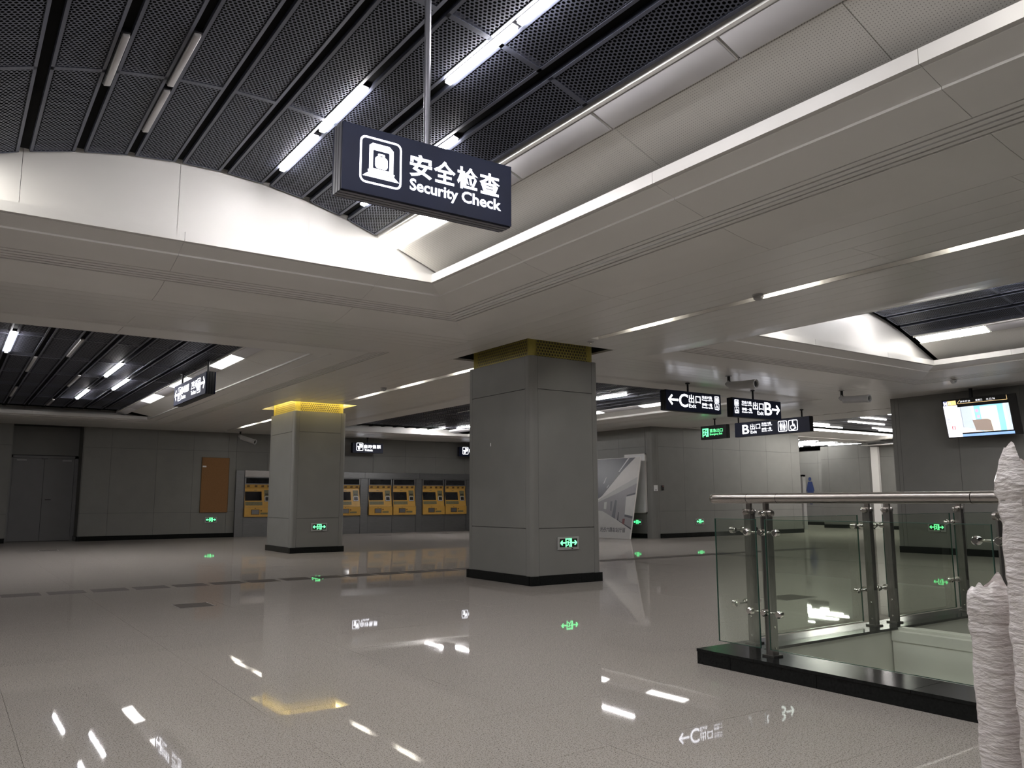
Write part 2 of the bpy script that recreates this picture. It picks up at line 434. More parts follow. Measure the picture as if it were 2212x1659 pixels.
# side wall (parallel to the column rows), from the corner back to the ticket wall
wall_side = structure('wall_side', MB().box(18.2, 18.7, 18.75, YB + .5, 0, 5), 'clad_dark', 'grey panelled wall behind the leaning rendering board')
slabs(wall_side, 'x', 18.2, -1, (18.84, 20.08, 21.4, 22.7, 24.0, 25.4, 26.8, YB - .03), ZW)
bs_ = structure('baseboard_side'); base(bs_, 'x', 18.18, -1, (18.84, 20.1, 21.6, 23.1, 24.6, 26.1, YB - .03))
wall_mid = structure('wall_middle', MB().box(18.46, 25.62, 18.57, 18.9, 0, 5).box(25.3, 25.62, 18.9, 30, 0, 3.45), 'clad_dark', 'lighter grey panelled wall beside the corridor to the exits')
slabs(wall_mid, 'y', 18.57, -1, (18.46, 19.6, 20.98, 22.35, 23.75, 25.13, 25.62), (0.14, 0.835, 2.86, 3.56))
mbq = MB()
for i in range(6):                                    # rounded corner moulding
    a0, a1 = D2R(180 + 15 * i), D2R(180 + 15 * (i + 1)); R = 0.28; cx, cy = 18.46, 18.83
    mbq.add([(cx + R * math.cos(a0), cy + R * math.sin(a0), 0), (cx + R * math.cos(a1), cy + R * math.sin(a1), 0), (cx + R * math.cos(a1), cy + R * math.sin(a1), 3.6), (cx + R * math.cos(a0), cy + R * math.sin(a0), 3.6)], [(0, 1, 2, 3)])
mbq.smooth = True
mbq.build('corner_moulding', 'clad', wall_mid)
slabs(wall_mid, 'x', 25.62, 1, (18.57, 19.4), (0.14, 0.835, 2.86, 3.44))
bm_ = structure('baseboard_middle'); base(bm_, 'y', 18.55, -1, (18.47, 19.2, 20.3, 21.4, 22.5, 23.6, 24.7, 25.64)); base(bm_, 'x', 25.64, 1, (18.57, 19.4))
# right wall, dark, with the television
wall_right = structure('wall_right', MB().box(17.92, 18.4, -8, 10.4, 0, 5).box(17.92, 44, 10.1, 10.4, 0, 5), 'clad_dark', 'dark grey panelled wall behind the railing and television')
slabs(wall_right, 'x', 17.92, -1, (-8, -5, -2.5, 0, 1.2, 2.5, 3.75, 5.05, 6.35, 7.65, 8.94, 10.24, 10.33, 10.43), (0.14, 3.6))
slabs(wall_right, 'y', 10.4, 1, (17.9, 18.2, 19.5, 21, 23, 25, 28, 31), ZW)
br_ = structure('baseboard_right'); base(br_, 'x', 17.9, -1, (-8, -4, 0, 2, 4, 6, 8, 10.43))
# far end of the corridor
wall_far = structure('wall_far', MB().box(30.7, 31.2, 10.4, 21.15, 0, 3.42), 'clad_dark', 'pale grey panelled wall at the end of the exit corridor')
slabs(wall_far, 'x', 30.7, -1, (10.4, 12, 13.4, 14.8, 16.2, 17.6, 18.95), (0.14, 0.835, 2.86, 3.3))
slabs(wall_far, 'x', 30.7, -1, (18.95, 19.4, 20.8, 21.15), (0.14, 0.835, 2.86, 3.4))
slabs(wall_far, 'y', 21.15, 1, (30.7, 31.2), (0.14, 3.4))
bf_ = structure('baseboard_far'); base(bf_, 'x', 30.68, -1, (10.4, 13, 16, 18.95, 20, 21.15))
wall_wc = structure('wall_washroom', MB().box(33.5, 34, 19, 27, 0, 3.45), 'clad_dark', 'grey panelled wall with the blue woman figure')
slabs(wall_wc, 'x', 33.5, -1, (20.4, 21.8, 23.25, 24.35, 25.7), (0.14, 0.835, 2.86, 3.42))
bw_ = structure('baseboard_washroom'); base(bw_, 'x', 33.48, -1, (20.4, 21.8, 23.6, 25.7))
structure('wall_left', MB().box(-5.3, -5, -8, 30, 0, 5), 'clad'); structure('wall_front', MB().box(-5, 44, -8.3, -8, 0, 5), 'clad')
structure('wall_closing', MB().box(25, 44, 29.5, 29.8, 0, 5).box(43.7, 44, 10, 30, 0, 5), 'clad')
t = structure('trim_1', None, None, 'white vertical post at the corridor end'); MB().box(30.5, 30.64, 18.45, 18.75, 0, 3.26).build('post', 'white', t)

# ------------------------------------------------------------------ ceiling
S = 3.487
ceiling = structure('ceiling', MB().box(-5, 44, -8, 30, 5.0, 5.2), 'plenum', 'white panelled ceiling with recessed dark mesh bays')
def piece(name, pts_bot, th, mat, parent):
    """four plan corners (x,y,z) of the underside, given thickness upward"""
    MB().hexa(pts_bot, [(x, y, z + th) for x, y, z in pts_bot]).build(name, mat, parent)
def ring(parent, x0, x1, y0, y1, segs, sides, cuts_x, cuts_y):
    for side in sides:
        lo, hi = (y0, y1) if side[1] == 'x' else (x0, x1)
        inner = sorted(c for c in (cuts_y if side[1] == 'x' else cuts_x) if lo < c < hi)
        for (name, o0, z0, o1, z1, th, mat, split) in segs:
            cs = [None] + (inner if split else []) + [None]
            for a, b in zip(cs, cs[1:]):
                gp = 0.004 if split else 0.0
                def P(o, z, end):
                    if end == 0: s = lo - o if a is None else a + gp / 2
                    else: s = hi + o if b is None else b - gp / 2
                    if side == '+x': return (x1 + o, s, z)
                    if side == '-x': return (x0 - o, s, z)
                    if side == '+y': return (s, y1 + o, z)
                    return (s, y0 - o, z)
                bot = [P(o0, z0, 0), P(o0, z0, 1), P(o1, z1, 1), P(o1, z1, 0)]
                piece(name, bot, th, mat, parent)
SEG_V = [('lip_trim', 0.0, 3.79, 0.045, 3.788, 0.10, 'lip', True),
         ('ceiling_panel', 0.045, 3.782, 0.25, 3.722, 0.02, 'white', True),
         ('ceiling_panel', 0.252, 3.704, 0.615, 3.62, 0.035, 'white', True),
         ('grille_bar', 0.627, 3.617, 0.667, 3.608, 0.012, 'white', False),
         ('grille_bar', 0.684, 3.604, 0.722, 3.596, 0.012, 'white', False),
         ('grille_bar', 0.739, 3.592, 0.777, 3.585, 0.012, 'white', False),
         ('grille_bar', 0.794, 3.582, 0.832, 3.576, 0.012, 'white', False),
         ('grille_tray', 0.615, 3.66, 0.85, 3.62, 0.01, 'joint', False),
         ('ceiling_panel', 0.85, 3.570, 1.08, 3.530, 0.02, 'soffit', True),
         ('ceiling_panel', 1.08, 3.530, 1.28, 3.503, 0.02, 'soffit', True),
         ('ceiling_panel', 1.28, 3.503, 1.5, 3.488, 0.02, 'soffit', True)]
SEG_F = [('lip_trim', 0.0, 3.52, 0.045, 3.519, 0.09, 'lip', True),
         ('ceiling_panel', 0.045, 3.516, 0.25, 3.513, 0.02, 'white', True),
         ('ceiling_panel', 0.252, 3.503, 0.70, 3.501, 0.02, 'white', True),
         ('grille_bar', 0.712, 3.5, 0.752, 3.5, 0.012, 'white', False),
         ('grille_bar', 0.768, 3.5, 0.806, 3.499, 0.012, 'white', False),
         ('grille_bar', 0.822, 3.499, 0.86, 3.499, 0.012, 'white', False),
         ('grille_bar', 0.876, 3.498, 0.914, 3.498, 0.012, 'white', False),
         ('grille_tray', 0.70, 3.54, 0.93, 3.54, 0.01, 'joint', False),
         ('ceiling_panel', 0.93, 3.497, 1.5, 3.488, 0.02, 'soffit', True)]

def hex_panel(w, l, pitch, ratio):
    """one dark expanded-mesh ceiling panel: honeycomb sheet, flat rim, folded edges"""
    mb = MB(); R = pitch / math.sqrt(3); nx = int((w - 0.03) / pitch); ry = 1.5 * R; ny = int((l - 0.03) / ry)
    ox = -(nx - 0.5) * pitch / 2; oy = (l - (ny - 1) * ry) / 2
    for j in range(ny):
        for i in range(nx):
            cx = ox + i * pitch + (pitch / 2 if j % 2 else 0) - pitch * .0; cy = oy + j * ry
            vs = [(cx + R * k * math.sin(D2R(60 * q)), cy + R * k * math.cos(D2R(60 * q)), 0) for k in (1, ratio) for q in range(6)]
            mb.add(vs, [(q, (q + 1) % 6, 6 + (q + 1) % 6, 6 + q) for q in range(6)])
    a = w / 2; rim = 0.026
    for x0, x1, y0, y1 in ((-a, -a + rim, 0, l), (a - rim, a, 0, l), (-a, a, 0, rim), (-a, a, l - rim, l)):
        mb.box(x0, x1, y0, y1, -0.004, 0.004)
    for x0, x1, y0, y1 in ((-a, -a + .004, 0, l), (a - .004, a, 0, l), (-a, a, 0, .004), (-a, a, l - .004, l)):
        mb.box(x0, x1, y0, y1, 0.0, 0.06)
    me = bpy.data.meshes.new('mesh_panel'); me.from_pydata(mb.v, [], mb.f); me.materials.append(M['mesh'])
    return me

PITCH = 0.455
def vault_z(u, flat_z=None):
    u = abs(u); R = 5.6
    if flat_z: return flat_z if u < 2.05 else flat_z - (u - 2.05) * 0.20
    e = math.sqrt(R * R - 2.05 ** 2)
    return 4.68 - R + math.sqrt(R * R - u * u) if u < 2.05 else 4.68 - R + e - 2.05 / e * (u - 2.05)
def vault(name, cx, ends, seams, hexme, flat_z=None, lun=None, label=None):
    """mesh strips on an arc (or flat), light tray strips and sloping perforated panels each side, and the end walls"""
    root = structure(name, None, None, label)
    for s in range(9):
        uc = (s - 4) * PITCH
        za, zb = vault_z(uc - .19, flat_z), vault_z(uc + .19, flat_z)
        for y0, y1 in zip(seams, seams[1:]):
            o = link('mesh_panel', hexme[round(y1 - y0, 3)], root, (cx + uc, y0, (za + zb) / 2))
            o.rotation_euler = (0, -math.atan2(zb - za, .38), 0)
    for s in range(8):                                # black channels between the strips
        uc = (s - 3.5) * PITCH; z = vault_z(uc, flat_z)
        MB().box(cx + uc - .045, cx + uc + .045, ends[0], ends[1], z + .035, z + .05).build('channel', 'plenum', root)
    for sg in (-1, 1):
        u0, u1, u2 = 2.30, 2.305, 2.97
        zs = vault_z(u0, flat_z), vault_z(u2, flat_z)
        sl = [y for y in seams]
        for y0, y1 in zip(sl, sl[1:]):
            pts = [(cx + sg * u1, y0 + .003, zs[0]), (cx + sg * u1, y1 - .003, zs[0]), (cx + sg * u2, y1 - .003, zs[1]), (cx + sg * u2, y0 + .003, zs[1])]
            piece('perforated_panel', pts, 0.015, 'perf', root)
        # narrow white trim between mesh and light tray
        za, zb = vault_z(2.035, flat_z), vault_z(2.06, flat_z)
        piece('edge_trim', [(cx + sg * 2.035, ends[0], za - .012), (cx + sg * 2.035, ends[1], za - .012), (cx + sg * 2.06, ends[1], zb - .012), (cx + sg * 2.06, ends[0], zb - .012)], .06, 'white', root)
    for y in (lun or ()):                             # end walls, in three panels
        cutu = (-3.1, -1.6, -0.2, 1.2, 3.1)
        for a, b in zip(cutu, cutu[1:]):
            n = 12; top = []; bot = []
            for i in range(n + 1):
                u = a + .002 + (b - a - .004) * i / n
                top.append((cx + u, y, vault_z(u, flat_z) + .07)); bot.append((cx + u, y, 3.56 if flat_z else 3.765))
            mb = MB(); mb.add(bot + top, [(i, i + 1, n + 2 + i, n + 1 + i) for i in range(n)])
            mb.add([(x, yy + .03, z) for x, yy, z in bot + top], [(i + 1, i, n + 1 + i, n + 2 + i) for i in range(n)])
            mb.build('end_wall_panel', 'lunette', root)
    return root
HEX_FINE = {2.06: hex_panel(0.385, 2.06, 0.036, 0.66), 1.82: hex_panel(0.385, 1.82, 0.036, 0.66)}
HEX_COARSE = {2.06: hex_panel(0.385, 2.06, 0.06, 0.66)}
YA = [8.56, 6.74, 4.68, 2.62, 0.56, -1.5, -3.56, -5.62][::-1]
vault('ceiling.001', 1.97, (-5.62, 8.56), YA, HEX_FINE, None, (8.6,), 'arched ceiling bay of dark mesh strips above the security sign')
ring(ceiling, -0.69, 4.63, -5.5, 8.37, SEG_V, ('+x', '+y', '-x'), (1.8, -0.5, 4.0), (-4.2, -2, .2, 2.37, 4.63, 6.83))
CB = 1.82
YBm = [13.14 - 1.03 + 2.06 * k for k in range(0, 8)]
vault('ceiling.002', CB, (12.2, 25.3), [12.1 + 2.06 * k for k in range(0, 7)][:7] + [12.1 + 2.06 * 6.5 - .0][:0], HEX_COARSE, 3.70, (12.1, 25.5), 'flat dark mesh ceiling bay beyond the security sign')
ring(ceiling, CB * 2 - 4.65, 4.65, 12.35, 25.1, SEG_F, ('+x', '+y', '-x', '-y'), (1.8,), (14.5, 16.7, 18.9, 21.1, 23.3))
CC = 13.05
vault('ceiling.003', CC, (12.2, 25.8), [12.3 + 2.06 * k for k in range(0, 7)], HEX_COARSE, 3.70, (12.1, 25.95), 'dark mesh ceiling bay beyond the near pillar')
ring(ceiling, 10.35, 15.75, 12.3, 25.6, SEG_F, ('+x', '+y', '-x', '-y'), (13.0,), (14.5, 16.7, 18.9, 21.1, 23.3))
CD = 13.12
YD = [8.3, 6.24, 4.18, 2.12, 0.06, -2.0, -4.06, -6.12][::-1]
HEX_D = {2.06: HEX_FINE[2.06]}
vault('ceiling.004', CD, (-6.1, 8.28), YD, HEX_D, None, (8.45,), 'arched dark mesh ceiling bay above the television')
ring(ceiling, 10.43, 15.8, -6, 8.25, SEG_V, ('-x', '+y', '+x'), (12.0, 14.2), (-4.2, -2, .2, 2.37, 4.63, 6.83))

# column row geometry
COLS = [('near', 6.88, 8.17, 9.46, 11.18), ('far', 6.62, 7.92, 18.5, 20.22)]
OPEN = [(6.70, 8.34, 9.27, 11.37), (6.45, 8.10, 18.3, 20.42)]
SLOTX = (7.455, 7.605)
def planks_y(xs, y0, y1, holes, mat='soffit'):
    for a, b in zip(xs, xs[1:]):
        ys = [y0]; segs = []
        cut = sorted((h[2], h[3]) for h in holes if h[0] < b - .01 and h[1] > a + .01)
        cur = y0
        for c0, c1 in cut:
            if c0 > cur: segs.append((cur, c0))
            cur = max(cur, c1)
        if cur < y1: segs.append((cur, y1))
        for s0, s1 in segs:
            n = max(1, round((s1 - s0) / 4.4))
            for k in range(n):
                p0, p1 = s0 + (s1 - s0) * k / n, s0 + (s1 - s0) * (k + 1) / n
                box('plank', a + .0025, b - .0025, p0 + .0015, p1 - .0015, S, S + .03, mat, ceiling)
def lin(a, b, n): return [a + (b - a) * i / n for i in range(n + 1)]
SLOTS = [(-5.5, 8.78), (11.85, 17.95), (20.75, 27.6)]
holes = OPEN + [(SLOTX[0], SLOTX[1], a, b) for a, b in SLOTS]
planks_y([6.13, 6.45, 6.70, 6.95, 7.2, SLOTX[0], SLOTX[1], 7.86, 8.10, 8.34, 8.63, 8.93], -6, YB, holes)
def planks_x(ys, x0, x1, n):
    for a, b in zip(ys, ys[1:]):
        for k in range(n):
            p0, p1 = x0 + (x1 - x0) * k / n, x0 + (x1 - x0) * (k + 1) / n
            box('plank', p0 + .0015, p1 - .0015, a + .0025, b - .0025, S, S + .03, 'soffit', ceiling)
planks_x(lin(9.87, 10.86, 5), -5, 6.13, 3)
planks_x(lin(9.75, 10.81, 5), 8.93, 17.28, 2)
planks_x(lin(26.6, YB, 5), -5, 6.13, 3)
planks_x(lin(27.1, YB, 4), 8.93, 17.28, 2)
planks_y(lin(17.27, 17.92, 3), -6, 10.4, [])
planks_y(lin(17.25, 19.65, 8), 10.4, 18.6, [])
planks_y(lin(17.25, 18.2, 3), 18.6, YB, [])
planks_y(lin(-5, -2.5, 3), -8, YB, [])
planks_x(lin(-8, -5.5, 3), -2.5, 44, 3)
# slot fascia and white transition before the exit corridor
planks_y(lin(19.75, 21.1, 4), 10.4, 18.6, [])
box('slot_tray', 19.65, 19.75, 10.4, 18.6, S + .04, S + .06, 'plenum', ceiling)
for k in range(22): box('slot_blade', 19.65, 19.75, 10.5 + k * .37, 10.5 + k * .37 + .14, S + .005, S + .025, 'white', ceiling)
# recessed channel of the slot lights
for y0, y1 in SLOTS:
    mb = MB(); a, b = SLOTX
    mb.box(a - .02, a, y0, y1, S, S + .17).box(b, b + .02, y0, y1, S, S + .17).box(a - .02, b + .02, y0, y1, S + .17, S + .19).box(a, b, y0 - .02, y0, S, S + .17).box(a, b, y1, y1 + .02, S, S + .17)
    mb.build('light_channel', 'white', ceiling)
# recess boxes above the pillars
for k, (x0, x1, y0, y1) in enumerate(OPEN):
    MB().box(x0 - .02, x0, y0, y1, S + .03, 4.0).box(x1, x1 + .02, y0, y1, S + .03, 4.0).box(x0, x1, y0 - .02, y0, S + .03, 4.0).box(x0, x1, y1, y1 + .02, S + .03, 4.0).box(x0, x1, y0, y1, 4.0, 4.02).build('pillar_recess', 'white' if k else 'joint', ceiling)
# corridor and washroom-passage ceilings
cor = structure('ceiling.005', None, None, 'dark ceiling with bright parallel tubes over the exit corridor')
ZC = 3.62
box('fascia', 21.1, 21.14, 10.4, 18.6, S, ZC + .1, 'white', cor)
for k in range(12): box('mesh_strip', 21.2, 43.5, 10.4 + k * .53, 10.4 + k * .53 + .47, ZC, ZC + .04, 'mesh', cor)
piece('perforated_panel', [(21.14, 17.6, 3.60), (43.5, 17.6, 3.60), (43.5, 18.7, 3.50), (21.14, 18.7, 3.50)], .02, 'white', cor)
piece('ceiling_panel', [(21.14, 18.7, 3.488), (43.5, 18.7, 3.488), (43.5, 19.72, 3.488), (21.14, 19.72, 3.488)], .02, 'white', cor)
box('fascia', 25.6, 43.5, 19.70, 19.72, S, ZC + .1, 'white', cor)
for k in range(12): box('mesh_strip', 25.7 + k * .64, 25.7 + k * .64 + .58, 19.75, 29, ZC, ZC + .04, 'mesh', cor)
piece('ceiling_panel', [(31.55, 19.72, 3.488), (33.5, 19.72, 3.488), (33.5, 29, 3.488), (31.55, 29, 3.488)][:0] or [(31.3, 19.72, 3.42), (31.55, 19.72, 3.42), (31.55, 21.2, 3.42), (31.3, 21.2, 3.42)], .06, 'white', cor)
piece('ceiling_panel', [(30.1, 10.4, 3.30), (30.9, 10.4, 3.30), (30.9, 18.9, 3.30), (30.1, 18.9, 3.30)], .02, 'white', cor)

# ------------------------------------------------------------------ lamps
def tube(x, y0, y1, z, lit, label, group=None, roll=0.0, w=0.052, mat=None, axis='y', cat='light'):
    l = y1 - y0
    t = thing('ceiling_light', label, cat, (x, (y0 + y1) / 2, z) if axis == 'y' else ((y0 + y1) / 2, x, z), 0 if axis == 'y' else -math.pi / 2, group)
    if roll: t.rotation_euler = (0, roll, 0)
    box('lamp_housing', -w / 2 - .006, w / 2 + .006, -l / 2 - .012, l / 2 + .012, .004, .035, 'sign_black', t)
    box('diffuser', -w / 2, w / 2, -l / 2, l / 2, -.022, .004, (mat or 'lit_tube') if lit else 'tube_off', t, bev=0.008)
    return t
def gapA(k): return 1.97 + (k - 3.5) * PITCH
def tA(k, y0, y1, lit, label, group=None):
    u = (k - 3.5) * PITCH
    s = (vault_z(u + .05) - vault_z(u - .05)) / .1
    return tube(1.97 + u, y0, y1, vault_z(u) - .006, lit, label, group, -math.atan(s))
tA(6, 4.43, 5.38, True, 'lit tube light nearest behind the security sign pole, upper right of it')
tA(6, 3.40, 4.37, True, 'lit tube light at the top edge, end to end with the next')
tA(5, 5.97, 6.94, True, 'lit tube light rising from the upper left corner of the security sign')
tA(5, 7.08, 8.04, True, 'lit tube light just left of the security sign')
tA(7, 6.02, 6.95, True, 'lit tube light passing behind the top edge of the security sign')
tA(7, 7.10, 8.03, True, 'lit tube light peeping out below the security sign')
tA(2, 6.95, 7.87, False, 'unlit grey tube light in the arched bay, lower of the joined pair')
tA(2, 5.93, 6.84, False, 'unlit grey tube light in the arched bay, upper of the joined pair')
tA(1, 6.10, 6.97, False, 'unlit grey tube light in the arched bay, furthest left')
BG = 'unseen fill tubes added overhead behind the viewer'
for k, ys in ((0, (0.3, 2.6)), (2, (0.8,)), (4, (0.8,)), (6, (0.3,))):  # unseen tubes added to light the near hall
    for y in ys: tA(k, y, y + .95, True, 'unseen lit tube added overhead behind the viewer to light the hall', BG)

def light_panel(cx, sg, y0, y1, lit, label, flat_z=None, group=None):
    a, b = vault_z(2.065, flat_z), vault_z(2.297, flat_z); s = math.atan2(b - a, .232)
    t = thing('light_panel', label, 'light', (cx + sg * 2.181, (y0 + y1) / 2, (a + b) / 2), 0, group)
    t.rotation_euler = (0, -s * sg, 0)
    l = y1 - y0
    box('lamp_frame', -.124, .124, -l / 2, l / 2, .004, .05, 'white', t)
    box('diffuser', -.112, .112, -l / 2 + .008, l / 2 - .008, -.010, .006, ('lit_far_panel' if flat_z else 'lit_panel') if lit else 'plastic_off', t, bev=.004)
    return t
light_panel(1.97, 1, 7.29, 8.57, True, 'wide lit light panel glowing at the arch corner below the security sign')
light_panel(1.97, 1, 5.98, 7.26, False, 'unlit opal light panel half hidden by the security sign right edge')
light_panel(1.97, 1, 4.71, 5.96, False, 'unlit opal light panel, first clear one right of the security sign')
light_panel(1.97, 1, 3.41, 4.69, False, 'unlit opal light panel, second clear one right of the security sign')
light_panel(1.97, 1, 2.12, 3.39, False, 'unlit opal light panel at the top edge of the picture')
light_panel(1.97, -1, 7.29, 8.57, True, 'lit light panel lighting the left end of the arched end wall')
for y in (-5.0, -2.4, 0.2, 2.8, 5.2): light_panel(1.97, -1, y, y + 1.28, 0 < y < 3, 'unseen light panel added along the left side of the arched bay', None, 'unseen light panels added overhead')  # unseen row; the lit ones are added to brighten the hall
for y in (0.55,): light_panel(1.97, 1, y, y + 1.28, True, 'unseen light panel added on the right side of the arched bay, behind the viewer', None, 'unseen light panels added behind the viewer')  # unseen panel added as fill from behind the viewer
def gB(k): return CB + (k - 3.5) * PITCH
ZB = 3.70 - .006
for k, y0, y1, lit, lb in ((1, 13.93, 15.87, True, 'lit tube light in the far left bay, nearest and leftmost lit one'),
        (5, 16.13, 17.95, True, 'lit tube light left of the washroom sign, upper of the two'),
        (6, 18.2, 20.0, True, 'lit tube light in the far left bay, lower neighbour of the upper one'),
        (5, 20.45, 22.25, True, 'lit tube light in the far left bay, lowest lit tube near the back'),
        (0, 16.3, 18.0, False, 'unlit tube light in the far left bay at the picture edge'),
        (2, 16.15, 18.05, False, 'unlit tube light in the far left bay beside the leftmost lit one'),
        (3, 14.0, 15.8, False, 'unlit tube light in the far left bay, longest and nearest dark one'),
        (4, 18.1, 19.9, False, 'unlit tube light in the far left bay left of the lit pair'),
        (2, 20.7, 22.6, False, 'unlit tube light in the far left bay deep at the left'),
        (4, 22.75, 24.2, False, 'unlit tube light in the far left bay next to the back wall')):
    tube(gB(k), y0, y1, ZB, lit, lb, mat='lit_far')
light_panel(CB, 1, 14.1, 15.5, True, 'wide lit light panel directly right of the hanging washroom sign', 3.70)
light_panel(CB, 1, 20.35, 21.95, True, 'wide lit light panel left of the hanging washroom sign', 3.70)
light_panel(CB, 1, 17.2, 18.8, True, 'unseen lit light panel added behind the hanging washroom sign', 3.70)  # hidden panel, added for more light in the far left bay
for y0, y1, lb in ((12.15, 14.08, 'unlit opal light panel nearest the viewer in the far left bay'), (15.52, 17.18, 'unlit opal light panel between the two nearer lit ones in the far left bay'),
        (18.82, 20.33, 'unlit opal light panel behind the hanging washroom sign'), (21.97, 23.7, 'unlit opal light panel of the far left bay, last but one before the back wall'), (23.72, 25.45, 'unlit opal light panel of the far left bay nearest the back wall')):
    light_panel(CB, 1, y0, y1, False, lb, 3.70)
def gC(k): return CC + (k - 3.5) * PITCH
for k, y0, y1, lit, lb in ((6, 24.6, 25.8, True, 'lit tube light over the ticket machines, touching the end wall'),
        (7, 22.9, 24.5, True, 'lit tube light over the ticket machines beside the near pillar'),
        (4, 14.35, 15.5, True, 'lit tube light right of the near pillar, left of the exit C sign'),
        (5, 16.4, 17.6, True, 'short lit tube light close to the near pillar right edge'),
        (2, 15.0, 16.9, False, 'unlit tube light in the bay right of the near pillar, upper one'),
        (1, 18.0, 19.9, False, 'unlit tube light in the bay between the two pillars')):
    tube(gC(k), y0, y1, ZB, lit, lb, mat='lit_mid')
light_panel(CC, 1, 14.6, 15.9, True, 'wide lit light panel touching the left end of the exit C sign', 3.70)
light_panel(CC, 1, 17.5, 18.8, True, 'unseen lit light panel added behind the near pillar', 3.70)  # hidden panel, added to raise the light in this bay
for y0, y1, lb in ((12.15, 14.58, 'unlit opal light panel at the front of the bay right of the near pillar'), (15.92, 17.48, 'unlit opal light panel in the bay right of the near pillar, second'), (18.82, 21.5, 'unlit opal light panel in the bay behind the near pillar, third'), (21.52, 23.7, 'unlit opal light panel in the bay behind the near pillar, fourth'), (23.72, 25.9, 'unlit opal light panel in the bay before the ticket machines, last')):
    light_panel(CC, 1, y0, y1, False, lb, 3.70)
def tD(k, y0, y1, lit, label, group=None):
    u = (k - 3.5) * PITCH; s = (vault_z(u + .05) - vault_z(u - .05)) / .1
    return tube(CD + u, y0, y1, vault_z(u) - .006, lit, label, group, -math.atan(s))
tD(5, 5.35, 6.4, True, 'lit tube light at the right picture edge above the television')
tD(5, 7.35, 8.22, True, 'lit tube light end shining on the small arched end wall')
for k, ys in ((2, (2.2, 4.4)), (4, (3.2,)), (6, (2.0, 4.2))):  # unseen tubes added to light the right bay
    for y in ys: tD(k, y, y + .95, True, 'unseen lit tube added in the arched bay over the stair', 'unseen tubes added over the stair')
light_panel(CD, 1, 6.98, 8.26, True, 'wide lit light panel at the corner above the television')
for y0, y1, lb in ((5.6, 6.96, 'unlit opal light panel at the right picture edge above the television'), (3.32, 5.58, 'unlit opal light panel of the right bay beyond the picture edge')): light_panel(CD, 1, y0, y1, False, lb)
light_panel(CD, 1, 2.0, 3.3, True, 'unseen light panel added in the right bay', None, 'unseen panels added in the right bay')  # unseen panel, added as fill for the right bay
light_panel(CD, -1, 7.0, 8.26, True, 'unseen lit panel added above the beam to light the small end wall')  # hidden panel added to light the end wall
light_panel(CD, -1, 3.0, 4.3, True, 'unseen light panel added in the right bay', None, 'unseen panels added in the right bay')  # second unseen fill panel, opposite side of the bay
SL = [(3.08, 3.66, 'slot light in the white beam at the right picture edge'), (5.25, 5.82, 'slot light in the white beam beside the smoke detector'),
      (7.42, 8.02, 'slot light in the white beam just right of the near pillar'), (12.1, 12.8, 'slot light touching the left side of the near pillar'),
      (14.15, 14.95, 'slot light midway between the two pillars'), (16.2, 17.05, 'slot light next to the far pillar on its right'),
      (22.7, 23.9, 'slot light left of the far pillar'), (24.7, 26.0, 'slot light furthest left near the back wall')]
for a, b, lb in SL: tube(7.53, a, b, S + .14, True, lb, None, 0, .06, 'lit_slot')
for y in (-1.2, 0.95, -3.4): tube(7.53, y, y + .6, S + .14, True, 'slot light in the white beam out of the picture', 'slot lights out of the picture', 0, .06, 'lit_slot')
for a, b, y, lb in ((22.4, 23.72, 14.0, 'topmost corridor tube beside the dark wall'), (23.3, 25.3, 15.0, 'second long corridor tube beside the dark wall'),
        (22.2, 23.8, 16.02, 'upper corridor tube at the end of the exit B sign'), (22.0, 25.2, 16.48, 'lower long corridor tube at the end of the exit B sign'),
        (26.17, 27.6, 15.95, 'short corridor tube against the dark wall'), (27.28, 28.6, 16.38, 'lowest short corridor tube against the dark wall'),
        (21.5, 23.2, 13.0, 'corridor tube hidden by the near beam'), (24, 26, 12, 'first unseen corridor tube added behind the dark wall'), (26.5, 29.5, 12.6, 'second unseen corridor tube added behind the dark wall'), (28.2, 30, 14.2, 'third unseen corridor tube added behind the dark wall')):  # last three tubes are unseen, added to brighten the far corridor wall
    tube(y, a, b, ZC - .002, True, lb, None, 0, .045, 'lit_corr', 'x')
for k in range(5): 
    t = thing('light_panel', ['brightest wide light band of the corridor, first panel', 'wide light band of the corridor, second panel', 'wide light band of the corridor, third panel', 'wide light band of the corridor, fourth panel beside the dark wall', 'wide light band of the corridor beyond the dark wall'][k], 'light', (24.6 + k * 1.45, 17.36, 3.61))
    box('diffuser', -.71, .71, -.2, .2, -.012, .0, 'lit_band', t); box('lamp_frame', -.72, .72, -.21, .21, .0, .03, 'white', t)
WG = 'tubes over the washroom passage'
for kk, (x, a, b) in enumerate(((29.9, 20.2, 21.6), (30.55, 21.3, 22.6), (31.2, 20.6, 22.6), (31.85, 21.3, 23.3), (32.4, 21.2, 22.8), (32.6, 23.4, 24.6), (28.6, 20.4, 22.4), (32.95, 20.6, 22.2))):
    tube(x, a, b, ZC - .002, True, ('nearest and uppermost', 'second', 'third', 'fourth', 'fifth', 'lowest and farthest', 'hidden', 'sixth')[kk] + ' thin lit tube over the washroom passage beyond the middle wall', WG, 0, .04, 'lit_thin')
